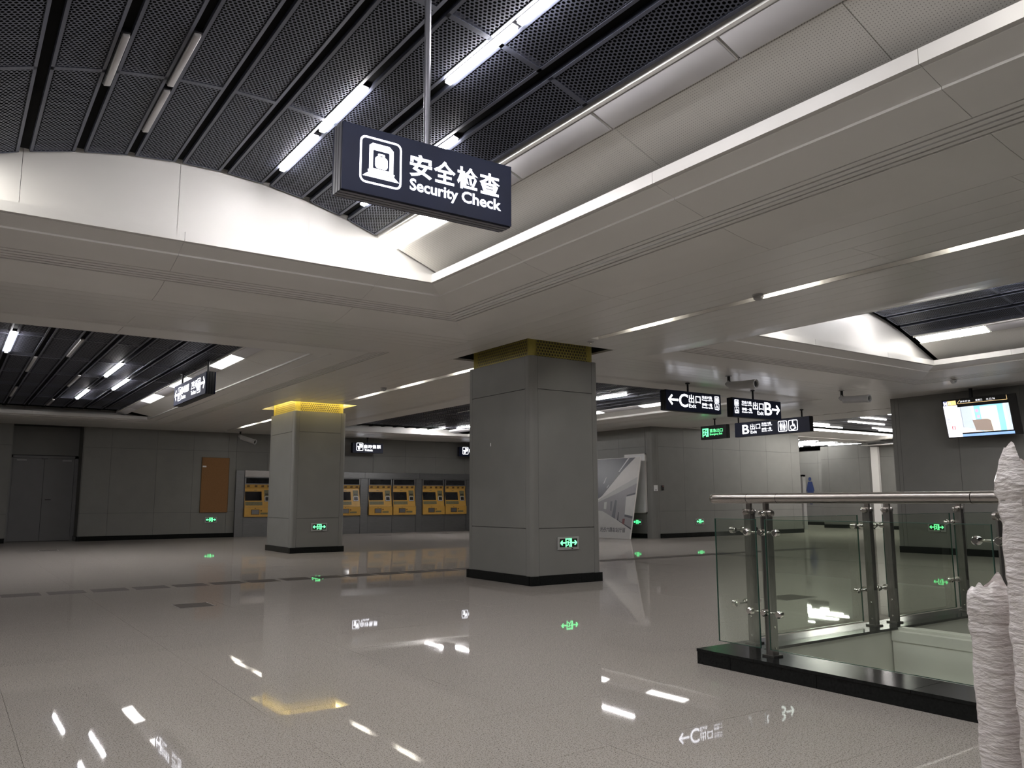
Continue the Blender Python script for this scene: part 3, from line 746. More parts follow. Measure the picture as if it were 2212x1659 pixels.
# yellow cove lamps hidden round the head of the far pillar
x0, x1, y0, y1 = OPEN[1]
for nm, bx in (('pillar cove lamp on the near side of the far pillar', (x0 + .1, x1 - .1, y0 + .02, y0 + .06)), ('pillar cove lamp on the left side of the far pillar', (x0 + .02, x0 + .06, y0 + .1, y1 - .1)),
               ('pillar cove lamp on the right side of the far pillar', (x1 - .06, x1 - .02, y0 + .1, y1 - .1))):
    t = thing('cove_lamp', nm, 'light', ((bx[0] + bx[1]) / 2, (bx[2] + bx[3]) / 2, S + .15))
    a, b = (bx[1] - bx[0]) / 2, (bx[3] - bx[2]) / 2
    box('diffuser', -a, a, -b, b, -.015, .015, 'lit_yellow', t); box('lamp_housing', -a, a, -b, b, .015, .04, 'white', t)

# ------------------------------------------------------------------ pillars
def hex_sheet(w, h, pitch, ratio, sq=1.0):
    mb = MB(); R = pitch / math.sqrt(3); ry = 1.5 * R * sq; nx = int(w / pitch); ny = int(h / ry) + 1
    for j in range(ny):
        for i in range(nx):
            cx = -w / 2 + pitch / 2 + i * (w - pitch * 1.5) / max(1, nx - 1) + (pitch / 2 if j % 2 else 0); cz = R * .6 + j * ry
            vs = [(cx + R * k * math.sin(D2R(60 * q)), 0, cz + R * sq * k * math.cos(D2R(60 * q))) for k in (1, ratio) for q in range(6)]
            mb.add(vs, [(q, (q + 1) % 6, 6 + (q + 1) % 6, 6 + q) for q in range(6)])
    return mb
ZR = (0.13, 0.795, 2.805, 3.295)
for (nm, x0, x1, y0, y1), lb in zip(COLS, ('near square pillar clad in grey panels with a gold mesh collar', 'far square pillar clad in grey panels under a glowing yellow collar')):
    cx, cy = (x0 + x1) / 2, (y0 + y1) / 2; hx, hy = (x1 - x0) / 2, (y1 - y0) / 2
    t = thing('pillar', lb, 'pillar', (cx, cy, 0), 0, None, 'thing')
    MB().box(-hx + .03, hx - .03, -hy + .03, hy - .03, 0, 3.27).build('core', 'clad_dark', t)
    c = 0.13; gp = .004
    for z0, z1 in zip(ZR, ZR[1:]):
        for sx in (-1, 1):
            box('cladding_panel', sx * hx, sx * (hx - .025), -hy + c + gp, hy - c - gp, z0 + gp, z1 - gp, 'clad', t)
        for sy in (-1, 1):
            box('cladding_panel', -hx + c + gp, hx - c - gp, sy * hy, sy * (hy - .025), z0 + gp, z1 - gp, 'clad', t)
    for sx in (-1, 1):
        for sy in (-1, 1):
            r = 0.075; mb = MB(); pts = [(hx - .025, hy - c), (hx, hy - c)] + [(hx - r + r * math.cos(D2R(15 * i)), hy - r + r * math.sin(D2R(15 * i))) for i in range(7)] + [(hx - c, hy), (hx - c, hy - .025)]
            n = len(pts); pb = [(sx * x, sy * y, .13) for x, y in pts]; pt = [(sx * x, sy * y, 3.295) for x, y in pts]
            mb.add(pb + pt, [(i, (i + 1) % n, n + (i + 1) % n, n + i) for i in range(n)] + [tuple(range(n)), tuple(range(2 * n - 1, n - 1, -1))]); mb.smooth = True
            mb.build('corner_trim', 'clad', t)
    e_ = .012
    for s in (-1, 1):
        for a, b in zip((-hx - e_, -hx + .14, 0.25, hx - .14, hx + e_), (-hx + .14, .25, hx - .14, hx + e_)):
            box('skirting_tile', a + .0015, b - .0015, s * (hy + e_), s * (hy - .04), 0, .13, 'granite_black', t)
        for a, b in zip((-hy + .05, -.2, .5, hy - .05), (-.2, .5, hy - .05)):
            box('skirting_tile', s * (hx + e_), s * (hx - .04), a + .0015, b - .0015, 0, .13, 'granite_black', t)
    mb = MB()
    MB().box(-hx + .075, hx - .075, -hy + .075, hy - .075, 3.27, 3.95).build('collar_core', 'gold_core', t)
    for sy in (-1, 1):
        s_ = hex_sheet(2 * hx - .26, .62, .052, .70); mb.add([(x, sy * (hy - .05), 3.28 + z) for x, _, z in s_.v], s_.f)
    for sx in (-1, 1):
        s_ = hex_sheet(2 * hy - .26, .62, .052, .70); mb.add([(sx * (hx - .05), x, 3.28 + z) for x, _, z in s_.v], s_.f)
    col = mb.build('mesh_collar', 'gold_mesh', t)
    for sx in (-1, 1):
        for sy in (-1, 1): MB().cyl((sx * (hx - .115), sy * (hy - .115), 3.27), (sx * (hx - .115), sy * (hy - .115), 3.95), .07, None, 16).build('corner_post', 'gold_mesh', t)
    if nm == 'near': MB().box(-hx - .003, -hx, .18, .205, 2.02, 2.07).build('sticker', 'paper_white', t)

# ------------------------------------------------------------------ lettered hanging signs
def arrow(mb, x0, x1, zc, h, y, left=True):
    w = h * .2; a = (x0 + w * .6, x1) if left else (x1 - w * .6, x0)
    d = 1 if left else -1
    stroke(mb, [(a[0], zc), (a[1], zc)], w, y)
    stroke(mb, [(a[0] + d * h * .42, zc + h * .42), (a[0], zc), (a[0] + d * h * .42, zc - h * .42)], w, y + .0003)
def icon_frame(mb, x0, x1, z0, z1, y, w=.06):
    s = x1 - x0; b = w * s
    ring2d(mb, rrect(x0, x1, z0, z1, .14 * s), rrect(x0 + b, x1 - b, z0 + b, z1 - b, .1 * s), y)
def icon_wc(mb, x0, x1, z0, z1, y):
    icon_frame(mb, x0, x1, z0, z1, y); w = x1 - x0; h = z1 - z0
    for cx, skirt in ((.31, False), (.69, True)):
        c = x0 + cx * w
        disc(mb, c, z0 + .80 * h, .065 * w, y, 12)
        if skirt: mb.poly([(c - .07 * w, z0 + .70 * h), (c + .07 * w, z0 + .70 * h), (c + .16 * w, z0 + .34 * h), (c - .16 * w, z0 + .34 * h)], y)
        else: mb.poly([(c - .12 * w, z0 + .70 * h), (c + .12 * w, z0 + .70 * h), (c + .12 * w, z0 + .42 * h), (c - .12 * w, z0 + .42 * h)], y)
        for q in (-1, 1): mb.poly([(c + q * .05 * w - .035 * w, z0 + .45 * h), (c + q * .05 * w + .035 * w, z0 + .45 * h), (c + q * .05 * w + .035 * w, z0 + .14 * h), (c + q * .05 * w - .035 * w, z0 + .14 * h)], y + .0002)
    mb.poly([(x0 + .49 * w, z0 + .14 * h), (x0 + .51 * w, z0 + .14 * h), (x0 + .51 * w, z0 + .86 * h), (x0 + .49 * w, z0 + .86 * h)], y)
def icon_chair(mb, x0, x1, z0, z1, y):
    icon_frame(mb, x0, x1, z0, z1, y); w = x1 - x0; h = z1 - z0
    P = lambda a, b: (x0 + a * w, z0 + b * h)
    disc(mb, *P(.47, .82), .07 * w, y, 12)
    stroke(mb, [P(.47, .72), P(.5, .45), P(.68, .45), P(.78, .2)], .09 * w, y)
    stroke(mb, [P(.5, .6), P(.66, .58)], .06 * w, y)
    arc = [P(.45 + .22 * math.cos(D2R(a)), .32 + .22 * math.sin(D2R(a))) for a in range(120, 370, 25)]
    stroke(mb, arc, .06 * w, y + .0002)
def icon_ticket(mb, x0, x1, z0, z1, y):
    icon_frame(mb, x0, x1, z0, z1, y); w = x1 - x0; h = z1 - z0
    P = lambda a, b: (x0 + a * w, z0 + b * h)
    mb.poly([P(.42, .86), P(.86, .80), P(.86, .5), P(.72, .36), P(.62, .52), P(.48, .62)], y)
    mb.poly([P(.14, .56), P(.46, .60), P(.58, .44), P(.50, .14), P(.24, .14), P(.26, .36)], y)
    disc(mb, *P(.33, .3), .05 * w, y, 10)
def icon_runner(mb, x0, x1, z0, z1, y):
    """door frame with a running figure cut out of it"""
    w = x1 - x0; h = z1 - z0; P = lambda a, b: (x0 + a * w, z0 + b * h)
    mb.poly([P(0, 0), P(.14, 0), P(.14, 1), P(0, 1)], y); mb.poly([P(0, .86), P(.78, .86), P(.78, 1), P(0, 1)], y + .0002)
    mb.poly([P(.74, 0.03), P(1, .03), P(1, 1), P(.74, 1)], y + .0001)
    disc(mb, *P(.55, .76), .075 * w, y, 12)
    stroke(mb, [P(.47, .62), P(.42, .4)], .15 * w, y)
    stroke(mb, [P(.42, .4), P(.34, .2), P(.16, .2)], .1 * w, y + .0002); stroke(mb, [P(.44, .4), P(.56, .25), P(.66, .04)], .1 * w, y + .0003)
    stroke(mb, [P(.48, .62), P(.26, .64), P(.2, .5)], .08 * w, y + .0004); stroke(mb, [P(.5, .6), P(.62, .5), P(.72, .52)], .08 * w, y + .0005)

def hanging_sign(name, label, loc, rotz, w, h, depth, poles, ztop, draw, cat='sign', face='sign_blue', lit='lit_white', group=None, edge='sign_black'):
    """loc: middle of the sign's front face"""
    t = thing(name, label, cat, loc, rotz, group)
    a, b = w / 2, h / 2
    MB().box(-a + .012, a - .012, .006, depth - .006, -b + .012, b - .012).build('sign_body', 'sign_black', t)
    MB().box(-a, a, 0, .012, -b, b).build('sign_face', face, t)
    MB().box(-a, a, depth - .012, depth, -b, b).build('back_face', face, t)
    mb = MB()
    for k in range(3):
        y = .018 + (depth - .036) * k / 3; y2 = y + (depth - .036) / 3 - .008
        mb.box(-a - .004, -a + .02, y, y2, -b - .004, b + .004).box(a - .02, a + .004, y, y2, -b - .004, b + .004).box(-a, a, y, y2, -b - .006, -b + .02).box(-a, a, y, y2, b - .02, b + .006)
    mb.build('edge_profile', edge, t)
    mb = MB(); draw(mb, -.0018, w, h); mb.build('lettering', lit, t)
    for px in poles:
        MB().cyl((px, depth / 2, b), (px, depth / 2, ztop - loc[2]), .02).build('pole', 'sign_edge' if edge == 'sign_edge' else 'sign_black', t)
        MB().cyl((px, depth / 2, ztop - loc[2] - .02), (px, depth / 2, ztop - loc[2]), .045).build('ceiling_flange', 'sign_black', t)
    return t
def nx(u, w): return -w / 2 + u * w
def two_lines(mb, u0, u1, w, h, y):
    for zc, cn, en in ((.27, '光谷六路', 'Guanggu 6th Rd'), (-.10, '神墩一路', 'Shendun 1st Rd')):
        text(mb, cn, nx(u0, w), nx(u1, w), (zc - .06) * h, (zc + .10) * h, y, .002)
        text(mb, en, nx(u0, w), nx(u1 + .01, w), (zc - .17) * h, (zc - .085) * h, y, .003)
def d_security(mb, y, w, h):
    x0, x1, z0, z1 = nx(.09, w), nx(.32, w), -.34 * h, .37 * h
    icon_frame(mb, x0, x1, z0, z1, y, .045)
    P = lambda a, b: (x0 + a * (x1 - x0), z0 + b * (z1 - z0))
    # x-ray tunnel: frame, case inside and belt
    ring_o = [P(.22, .30), P(.22, .82), P(.30, .88), P(.70, .88), P(.80, .80), P(.80, .30)]
    ring_i = [P(.31, .30), P(.31, .72), P(.33, .735), P(.68, .735), P(.70, .72), P(.70, .30)]
    mb.add([(a, y, b) for a, b in ring_o + ring_i], [(i, i + 1, 7 + i, 6 + i) for i in range(5)])
    mb.poly(rrect(*[P(.36, .36)[0], P(.66, .36)[0], P(.36, .36)[1], P(.36, .62)[1]], .02), y)
    stroke(mb, [P(.45, .62), P(.45, .66), P(.57, .66), P(.57, .62)], .012, y)
    mb.poly([P(.31, .25), P(.70, .25), P(.70, .345), P(.31, .345)], y - .0002)
    mb.poly([P(.2, .245), P(.82, .245), P(.83, .30), P(.19, .30)], y - .0003)
    mb.poly([P(.07, .145), P(.95, .145), P(.83, .235), P(.19, .235)], y)
    for i, ch in enumerate('安全检查'):
        u = .366 + i * .1415
        text(mb, ch, nx(u, w), nx(u + .131, w), -.07 * h, .29 * h, y, .022)
    text(mb, 'Security', nx(.368, w), nx(.655, w), -.345 * h, -.105 * h, y, .022); text(mb, 'Check', nx(.678, w), nx(.93, w), -.29 * h, -.105 * h, y, .022)
ZV = 4.62
hanging_sign('security_sign', 'large navy hanging sign reading Security Check on a single pole', (2.238, 4.05, 3.098), 0, 1.135, .392, .14, (-.005,), ZV, d_security, edge='sign_edge')
def d_c(mb, y, w, h):
    arrow(mb, nx(.03, w), nx(.205, w), .03 * h, .52 * h, y)
    text(mb, 'C', nx(.225, w), nx(.385, w), -.30 * h, .37 * h, y, .014)
    text(mb, '出口', nx(.40, w), nx(.615, w), -.06 * h, .36 * h, y, .010); text(mb, 'Exit', nx(.40, w), nx(.53, w), -.30 * h, -.11 * h, y, .006)
    two_lines(mb, .64, .83, w, h, y)
    s = .085 * w
    icon_wc(mb, nx(.88, w), nx(.88, w) + s, .06 * h, .06 * h + s, y); icon_chair(mb, nx(.88, w), nx(.88, w) + s, -.31 * h, -.31 * h + s, y)
hanging_sign('exit_sign', 'hanging exit sign with an arrow pointing left and a big C', (12.08, 11.1, 3.105), 0, 1.55, .39, .16, (-.09,), S, d_c)
def d_b1(mb, y, w, h):
    s = .085 * w
    icon_wc(mb, nx(.03, w), nx(.03, w) + s, .06 * h, .06 * h + s, y); icon_chair(mb, nx(.03, w), nx(.03, w) + s, -.33 * h, -.33 * h + s, y)
    two_lines(mb, .175, .375, w, h, y)
    text(mb, '出口', nx(.405, w), nx(.625, w), -.06 * h, .36 * h, y, .010); text(mb, 'Exit', nx(.49, w), nx(.62, w), -.32 * h, -.11 * h, y, .006)
    text(mb, 'B', nx(.645, w), nx(.80, w), -.30 * h, .40 * h, y, .014)
    arrow(mb, nx(.81, w), nx(.975, w), .04 * h, .52 * h, y, False)
hanging_sign('exit_sign', 'hanging exit sign with a big B and an arrow pointing right', (14.0, 11.1, 3.085), 0, 1.55, .39, .16, (-.04,), S, d_b1)
def d_b2(mb, y, w, h):
    text(mb, 'B', nx(.11, w), nx(.205, w), -.33 * h, .32 * h, y, .014)
    text(mb, '出口', nx(.22, w), nx(.36, w), -.06 * h, .34 * h, y, .010); text(mb, 'Exit', nx(.225, w), nx(.31, w), -.33 * h, -.13 * h, y, .006)
    two_lines(mb, .38, .51, w, h, y)
    s = .118 * w
    icon_wc(mb, nx(.60, w), nx(.60, w) + s, -.38 * h, -.38 * h + s, y); icon_chair(mb, nx(.735, w), nx(.735, w) + s, -.38 * h, -.38 * h + s, y)
hanging_sign('exit_sign', 'longest hanging exit sign, B with washroom and wheelchair pictograms', (18.0, 13.88, 3.10), -math.pi / 2, 2.4, .385, .16, (-1.13, .93), S, d_b2)
def d_em(mb, y, w, h):
    icon_runner(mb, nx(.07, w), nx(.31, w), -.32 * h, .32 * h, y)
    text(mb, '紧急出口', nx(.36, w), nx(.86, w), -.02 * h, .25 * h, y, .002); text(mb, 'Emergency Exit', nx(.36, w), nx(.84, w), -.26 * h, -.07 * h, y, .006)
hanging_sign('emergency_sign', 'green lit hanging Emergency Exit sign with a running figure', (17.97, 15.83, 3.10), -math.pi / 2, .95, .38, .14, (.0,), S, d_em, 'sign', 'sign_black', 'lit_green')
def d_dir(mb, y, w, h):
    arrow(mb, nx(.03, w), nx(.15, w), .0, .55 * h, y)
    icon_ticket(mb, nx(.14, w), nx(.14, w) + .11 * w, -.34 * h, .34 * h, y)
    text(mb, '自动售票', nx(.26, w), nx(.50, w), -.05 * h, .32 * h, y, .010); text(mb, 'Tickets', nx(.26, w), nx(.40, w), -.32 * h, -.12 * h, y, .006)
    text(mb, '卫生间', nx(.57, w), nx(.73, w), -.05 * h, .32 * h, y, .010); text(mb, 'Toilets', nx(.57, w), nx(.72, w), -.32 * h, -.12 * h, y, .006)
    icon_wc(mb, nx(.745, w), nx(.745, w) + .11 * w, -.34 * h, .34 * h, y)
    arrow(mb, nx(.86, w), nx(.98, w), .04 * h, .55 * h, y, False)
hanging_sign('direction_sign', 'hanging two-way sign to tickets and toilets under the far left bay', (3.65, 15.95, 3.272), -math.pi / 2, 2.42, .39, .17, (-.93, 1.0), 3.70, d_dir, face='sign_matt')
def d_tk(mb, y, w, h):
    s = .22 * w
    icon_ticket(mb, nx(.12, w), nx(.12, w) + s, -.3 * h, -.3 * h + s * 1.08, y)
    text(mb, '自动售票', nx(.37, w), nx(.92, w), -.03 * h, .33 * h, y, .010); text(mb, 'Tickets', nx(.38, w), nx(.65, w), -.33 * h, -.1 * h, y, .006)
hanging_sign('ticket_sign', 'small hanging Tickets sign between the two pillars', (12.69, 27.6, 3.105), 0, 1.21, .36, .15, (0,), S, d_tk, group='ticket signs over the machines')
hanging_sign('ticket_sign', 'small hanging Tickets sign half hidden by the near pillar', (17.2, 27.6, 3.1), 0, 1.21, .36, .15, (0,), S, d_tk, group='ticket signs over the machines')

# low-level evacuation signs
def evac(label, loc, rotz):
    t = thing('evacuation_sign', label, 'sign', loc, rotz, 'low green evacuation signs')
    w, h = .39, .185; a, b = w / 2, h / 2
    MB().box(-a, a, -.014, 0, -b, b).build('sign_frame', 'frame_grey', t)
    MB().box(-a + .035, a - .035, -.017, -.013, -b + .038, b - .028).build('sign_face', 'black', t)
    mb = MB(); y = -.019; zc = .006
    icon_runner(mb, -.058, .058, -.056, .068, y)
    for sg in (-1, 1):
        stroke(mb, [(sg * .065, zc), (sg * .115, zc)], .018, y)
        mb.poly([(sg * .158, zc), (sg * .128, zc + .034), (sg * .105, zc + .034), (sg * .122, zc), (sg * .105, zc - .034), (sg * .128, zc - .034)], y - .0004)
    mb.build('pictogram', 'lit_green', t)
    MB().box(.055, .085, -.0155, -.0135, -b + .008, -b + .024).build('test_button', 'black', t)
    return t
e0 = evac('green two-arrow evacuation sign low on the near pillar', (7.535, 9.458, .575), 0)
dup(e0, (7.30, 18.498, .586), 'green two-arrow evacuation sign low on the far pillar')
dup(e0, (7.35, YB - .022, .58), 'green two-arrow evacuation sign under the brown board')
dup(e0, (20.24, 18.548, .485), 'green evacuation sign low on the middle panelled wall')
dup(e0, (18.176, 19.26, .49), 'green evacuation sign half hidden behind the leaning rendering board', -math.pi / 2)
dup(e0, (17.896, 9.55, .575), 'green evacuation sign on the dark wall seen through the railing glass', -math.pi / 2)

# ------------------------------------------------------------------ ticket machines and their surround
t = structure('trim_2', None, None, 'steel surround framing the row of ticket machines')
PAIRS = ((8.38, 10.36), (10.66, 12.64), (12.94, 14.93), (15.2, 17.2))
edges = [8.1] + [v for p in PAIRS for v in p] + [17.48]
for a, b in zip(edges[0::2], edges[1::2]): box('pilaster', a + .003, b - .003, YB - .10, YB, 0, 2.0, 'machine_steel', t)
for k, (a, b) in enumerate(zip((8.38, 10.5, 12.8, 15.07), (10.5, 12.8, 15.07, 17.48))): box('header_panel', a + .003, b - .003, YB - .13, YB, 2.01, 2.225, 'steel' if k == 0 else 'machine_steel', t)
box('header_panel', 8.1, 8.377, YB - .10, YB, 2.0, 2.225, 'machine_steel', t)
for a, b in PAIRS:
    for q in (0, 1): x = a + q * (b - a) / 2; box('plinth_panel', x + .004, x + (b - a) / 2 - .004, YB - .09, YB, 0.0, .64, 'machine_steel', t)
M['icon_brown'] = flat('icon_brown', (0.12, 0.06, 0.012)); M['slot_frame'] = flat('slot_frame', (0.75, 0.75, 0.78), .3)
def ticket_machine(x, label):
    t = thing('ticket_machine', label, 'ticket machine', (x, YB, 0), 0, 'ticket machines in the back wall')
    W = .97
    MB().box(0.004, W - .004, -.03, 0, .64, 2.0).build('back_plate', 'machine_steel', t)
    mb = MB(); mb.box(.004, .05, -.12, -.03, 1.76, 2.0).box(W - .05, W - .004, -.12, -.03, 1.76, 2.0).box(.05, W - .05, -.12, -.03, 1.975, 2.0).box(.05, W - .05, -.12, -.03, 1.755, 1.785)
    mb.box(.004, .018, -.12, -.03, .66, 1.76).box(W - .018, W - .004, -.12, -.03, .66, 1.76)
    mb.build('frame', 'machine_steel', t)
    MB().box(.05, W - .05, -.08, -.03, 1.785, 1.975).build('display', 'screen', t)
    MB().hexa([(.018, -.06, 1.615), (W - .018, -.06, 1.615), (W - .018, -.03, 1.615), (.018, -.03, 1.615)], [(.018, -.10, 1.755), (W - .018, -.10, 1.755), (W - .018, -.03, 1.755), (.018, -.03, 1.755)]).build('header', 'gold', t)
    hd = t.children[-1]
    for u in (.14, .4, .63, .84): box('coin_icon', u - .045, u + .045, -.093, -.07, 1.66, 1.725, 'icon_brown', t)
    # sloping front: leans back towards the top
    def fy(z): return -.17 + (z - .98) / (1.615 - .98) * .11
    MB().hexa([(.018, fy(.98), .98), (W - .018, fy(.98), .98), (W - .018, -.03, .98), (.018, -.03, .98)], [(.018, fy(1.615), 1.615), (W - .018, fy(1.615), 1.615), (W - .018, -.03, 1.615), (.018, -.03, 1.615)]).build('front_panel', 'gold', t)
    def slab(nm, mat, x0, x1, z0, z1, e):
        return MB().hexa([(x0, fy(z0) - e, z0), (x1, fy(z0) - e, z0), (x1, fy(z0) + .004, z0), (x0, fy(z0) + .004, z0)], [(x0, fy(z1) - e, z1), (x1, fy(z1) - e, z1), (x1, fy(z1) + .004, z1), (x0, fy(z1) + .004, z1)]).build(nm, mat, t)
    slab('touch_screen', 'screen', .035, .60, 1.205, 1.515, .006)
    slab('instruction_strip', 'olive', .04, .62, 1.045, 1.165, .004)
    pp = slab('payment_panel', 'olive', .69, .90, 1.17, 1.57, .005)
    def sub(nm, mat, x0, x1, z0, z1, e):
        o = slab(nm, mat, x0, x1, z0, z1, e); o.parent = pp
    sub('card_slot', 'black', .725, .865, 1.40, 1.445, .01); sub('slot_frame', 'slot_frame', .705, .885, 1.185, 1.345, .012); sub('note_acceptor', 'black', .722, .868, 1.2, 1.33, .016)
    slab('name_plate', 'olive', .34, .44, 1.555, 1.575, .003)
    MB().hexa([(.01, -.19, .66), (W - .01, -.19, .66), (W - .01, -.03, .66), (.01, -.03, .66)], [(.01, -.19, .975), (W - .01, -.19, .975), (W - .01, -.03, .975), (.01, -.03, .975)]).build('lower_panel', 'gold', t)
    tr_ = MB().box(.235, .515, -.198, -.188, .735, .905).build('tray_frame', 'icon_brown', t)
    MB().box(.255, .495, -.20, -.197, .75, .89).build('ticket_tray', 'machine_steel', tr_)
    MB().box(.35, .39, -.194, -.189, .935, .95).build('key_lock', 'black', t)
    MB().box(.55, .81, -.193, -.189, .74, .80).build('tray_label', 'olive', t)
    MB().box(.55, .60, -.193, -.189, .84, .885).build('tray_icon', 'icon_brown', t)
    return t
LB = ('yellow ticket machine furthest left, left of the far pillar', 'yellow ticket machine hidden behind the far pillar, left one', 'yellow ticket machine hidden behind the far pillar, right one',
      'yellow ticket machine cut off by the right edge of the far pillar', 'yellow ticket machine under the Tickets sign, left of its pair', 'yellow ticket machine under the Tickets sign, right of its pair',
      'yellow ticket machine, left of the pair beside the near pillar', 'yellow ticket machine next to the near pillar')
tm = None; k = 0
for a, b in PAIRS:
    for q in (0, 1):
        x = a + q * (b - a) / 2 + .005
        if tm is None: tm = ticket_machine(x, LB[k])
        else: dup(tm, (x, YB, 0), LB[k])
        k += 1

# ------------------------------------------------------------------ back wall: door, brown board, camera
dr = structure('door_1', None, None, 'grey double door recessed in the back wall')
yd = YB + .86
MB().box(1.60, 1.66, yd - .04, yd + .04, 0, 2.6).box(3.33, 3.43, yd - .04, yd + .04, 0, 2.6).box(1.60, 3.43, yd - .04, yd + .04, 2.53, 2.6).build('door_frame', 'door_grey', dr)
for a, b in ((1.665, 2.495), (2.505, 3.325)): box('door_leaf', a, b, yd - .02, yd + .02, .01, 2.525, 'door_grey', dr)
M['closer'] = flat('closer_grey', (.32, .32, .32), .35)
for a in (1.76, 2.98): MB().box(a, a + .26, yd - .07, yd - .02, 2.44, 2.48).build('door_closer', 'closer', dr)
MB().box(2.58, 2.74, yd - .06, yd - .04, 1.24, 1.27).box(2.59, 2.62, yd - .045, yd - .02, 1.24, 1.27).box(2.70, 2.73, yd - .045, yd - .02, 1.24, 1.27).build('door_handle', 'black', dr)
MB().box(2.42, 2.58, yd - .05, yd - .02, 2.5, 2.53).build('door_coordinator', 'black', dr)
t = thing('notice_board', 'brown covered board on the back wall left of the ticket machines', 'board', (7.42, YB - .021, 0))
MB().box(-.435, .435, -.03, 0, .83, 2.63).build('board_panel', 'cork', t)
MB().box(-.45, -.435, -.035, 0, .82, 2.64).box(.435, .45, -.035, 0, .82, 2.64).box(-.45, .45, -.035, 0, .82, .83).box(-.45, .45, -.035, 0, 2.63, 2.64).build('edge_trim', 'icon_brown', t)
MB().box(-.42, -.30, -.032, -.03, 2.31, 2.36).build('paper_label', 'paper_white', t)

def bullet_camera(label, top, yaw, pitch, drop):
    t = thing('security_camera', label, 'camera', top, yaw, 'bullet security cameras')
    MB().cyl((0, 0, -drop), (0, 0, 0), .028).build('stem', 'black', t)
    MB().cyl((0, 0, -.012), (0, 0, 0), .06).build('ceiling_flange', 'cam_white', t)
    MB().cyl((-.05, 0, -drop - .05), (.03, 0, -drop - .0), .045).build('bracket', 'cam_white', t)
    a = Vector((math.cos(pitch), 0, -math.sin(pitch))); p = Vector((.02, 0, -drop - .07))
    b = MB().lathe(p, p + a * .54, [(0, .05), (.03, .075), (.9, .078), (1, .078)], 18).build('camera_body', 'cam_white', t)
    MB().lathe(p + a * .52, p + a * .59, [(0, .083), (1, .083), (1, .064), (.1, .060)], 18).build('lens_hood', 'cam_white', t)
    MB().cyl(p + a * .548, p + a * .556, .056, None, 18).build('lens', 'black', t)
    return t
bullet_camera('white security camera on the ceiling between the exit C and B signs', (11.92, 10.08, S), D2R(-88), D2R(3), .12)
bullet_camera('white security camera on the ceiling left of the dark right wall', (15.6, 10.16, S), D2R(-86), D2R(3), .13)
bullet_camera('white security camera below the ceiling left of the far pillar', (7.95, 27.3, S), D2R(-52), D2R(17), .13)

def detector(label, loc):
    t = thing('smoke_detector', label, 'detector', loc)
    MB().cyl((0, 0, -.02), (0, 0, 0), .065).build('base_plate', 'cam_white', t)
    MB().lathe((0, 0, -.02), (0, 0, -.065), [(0, .056), (.6, .052), (1, .03)], 16).build('sensor_head', 'cam_white', t)
    return t
detector('smoke detector on the white beam beside its slot light', (7.40, 5.79, S))
detector('smoke detector on the white beam between the two pillars', (7.26, 15.1, S))
detector('smoke detector on the ceiling above the television', (16.6, 8.3, 3.56))
t = thing('sprinkler', 'small ceiling fitting beside the near pillar top', 'sprinkler', (7.60, 8.95, S)); MB().cyl((0, 0, -.012), (0, 0, 0), .05).build('rosette', 'cam_white', t); MB().cyl((0, 0, -.04), (0, 0, -.012), .016).build('nozzle', 'chrome', t)

# ------------------------------------------------------------------ boards and small fittings by the side wall
t = thing('wall_board', 'blank white board on the side wall behind the leaning rendering', 'board', (18.178, 19.28, 0), -math.pi / 2)
MB().box(-.46, .46, -.05, 0, .80, 2.62).build('board_panel', 'paper_white', t); MB().box(-.48, -.45, -.06, 0, .78, 2.64).box(.45, .48, -.06, 0, .78, 2.64).box(-.48, .48, -.06, 0, 2.61, 2.64).box(-.48, .48, -.06, 0, .78, .81).build('frame', 'white', t)
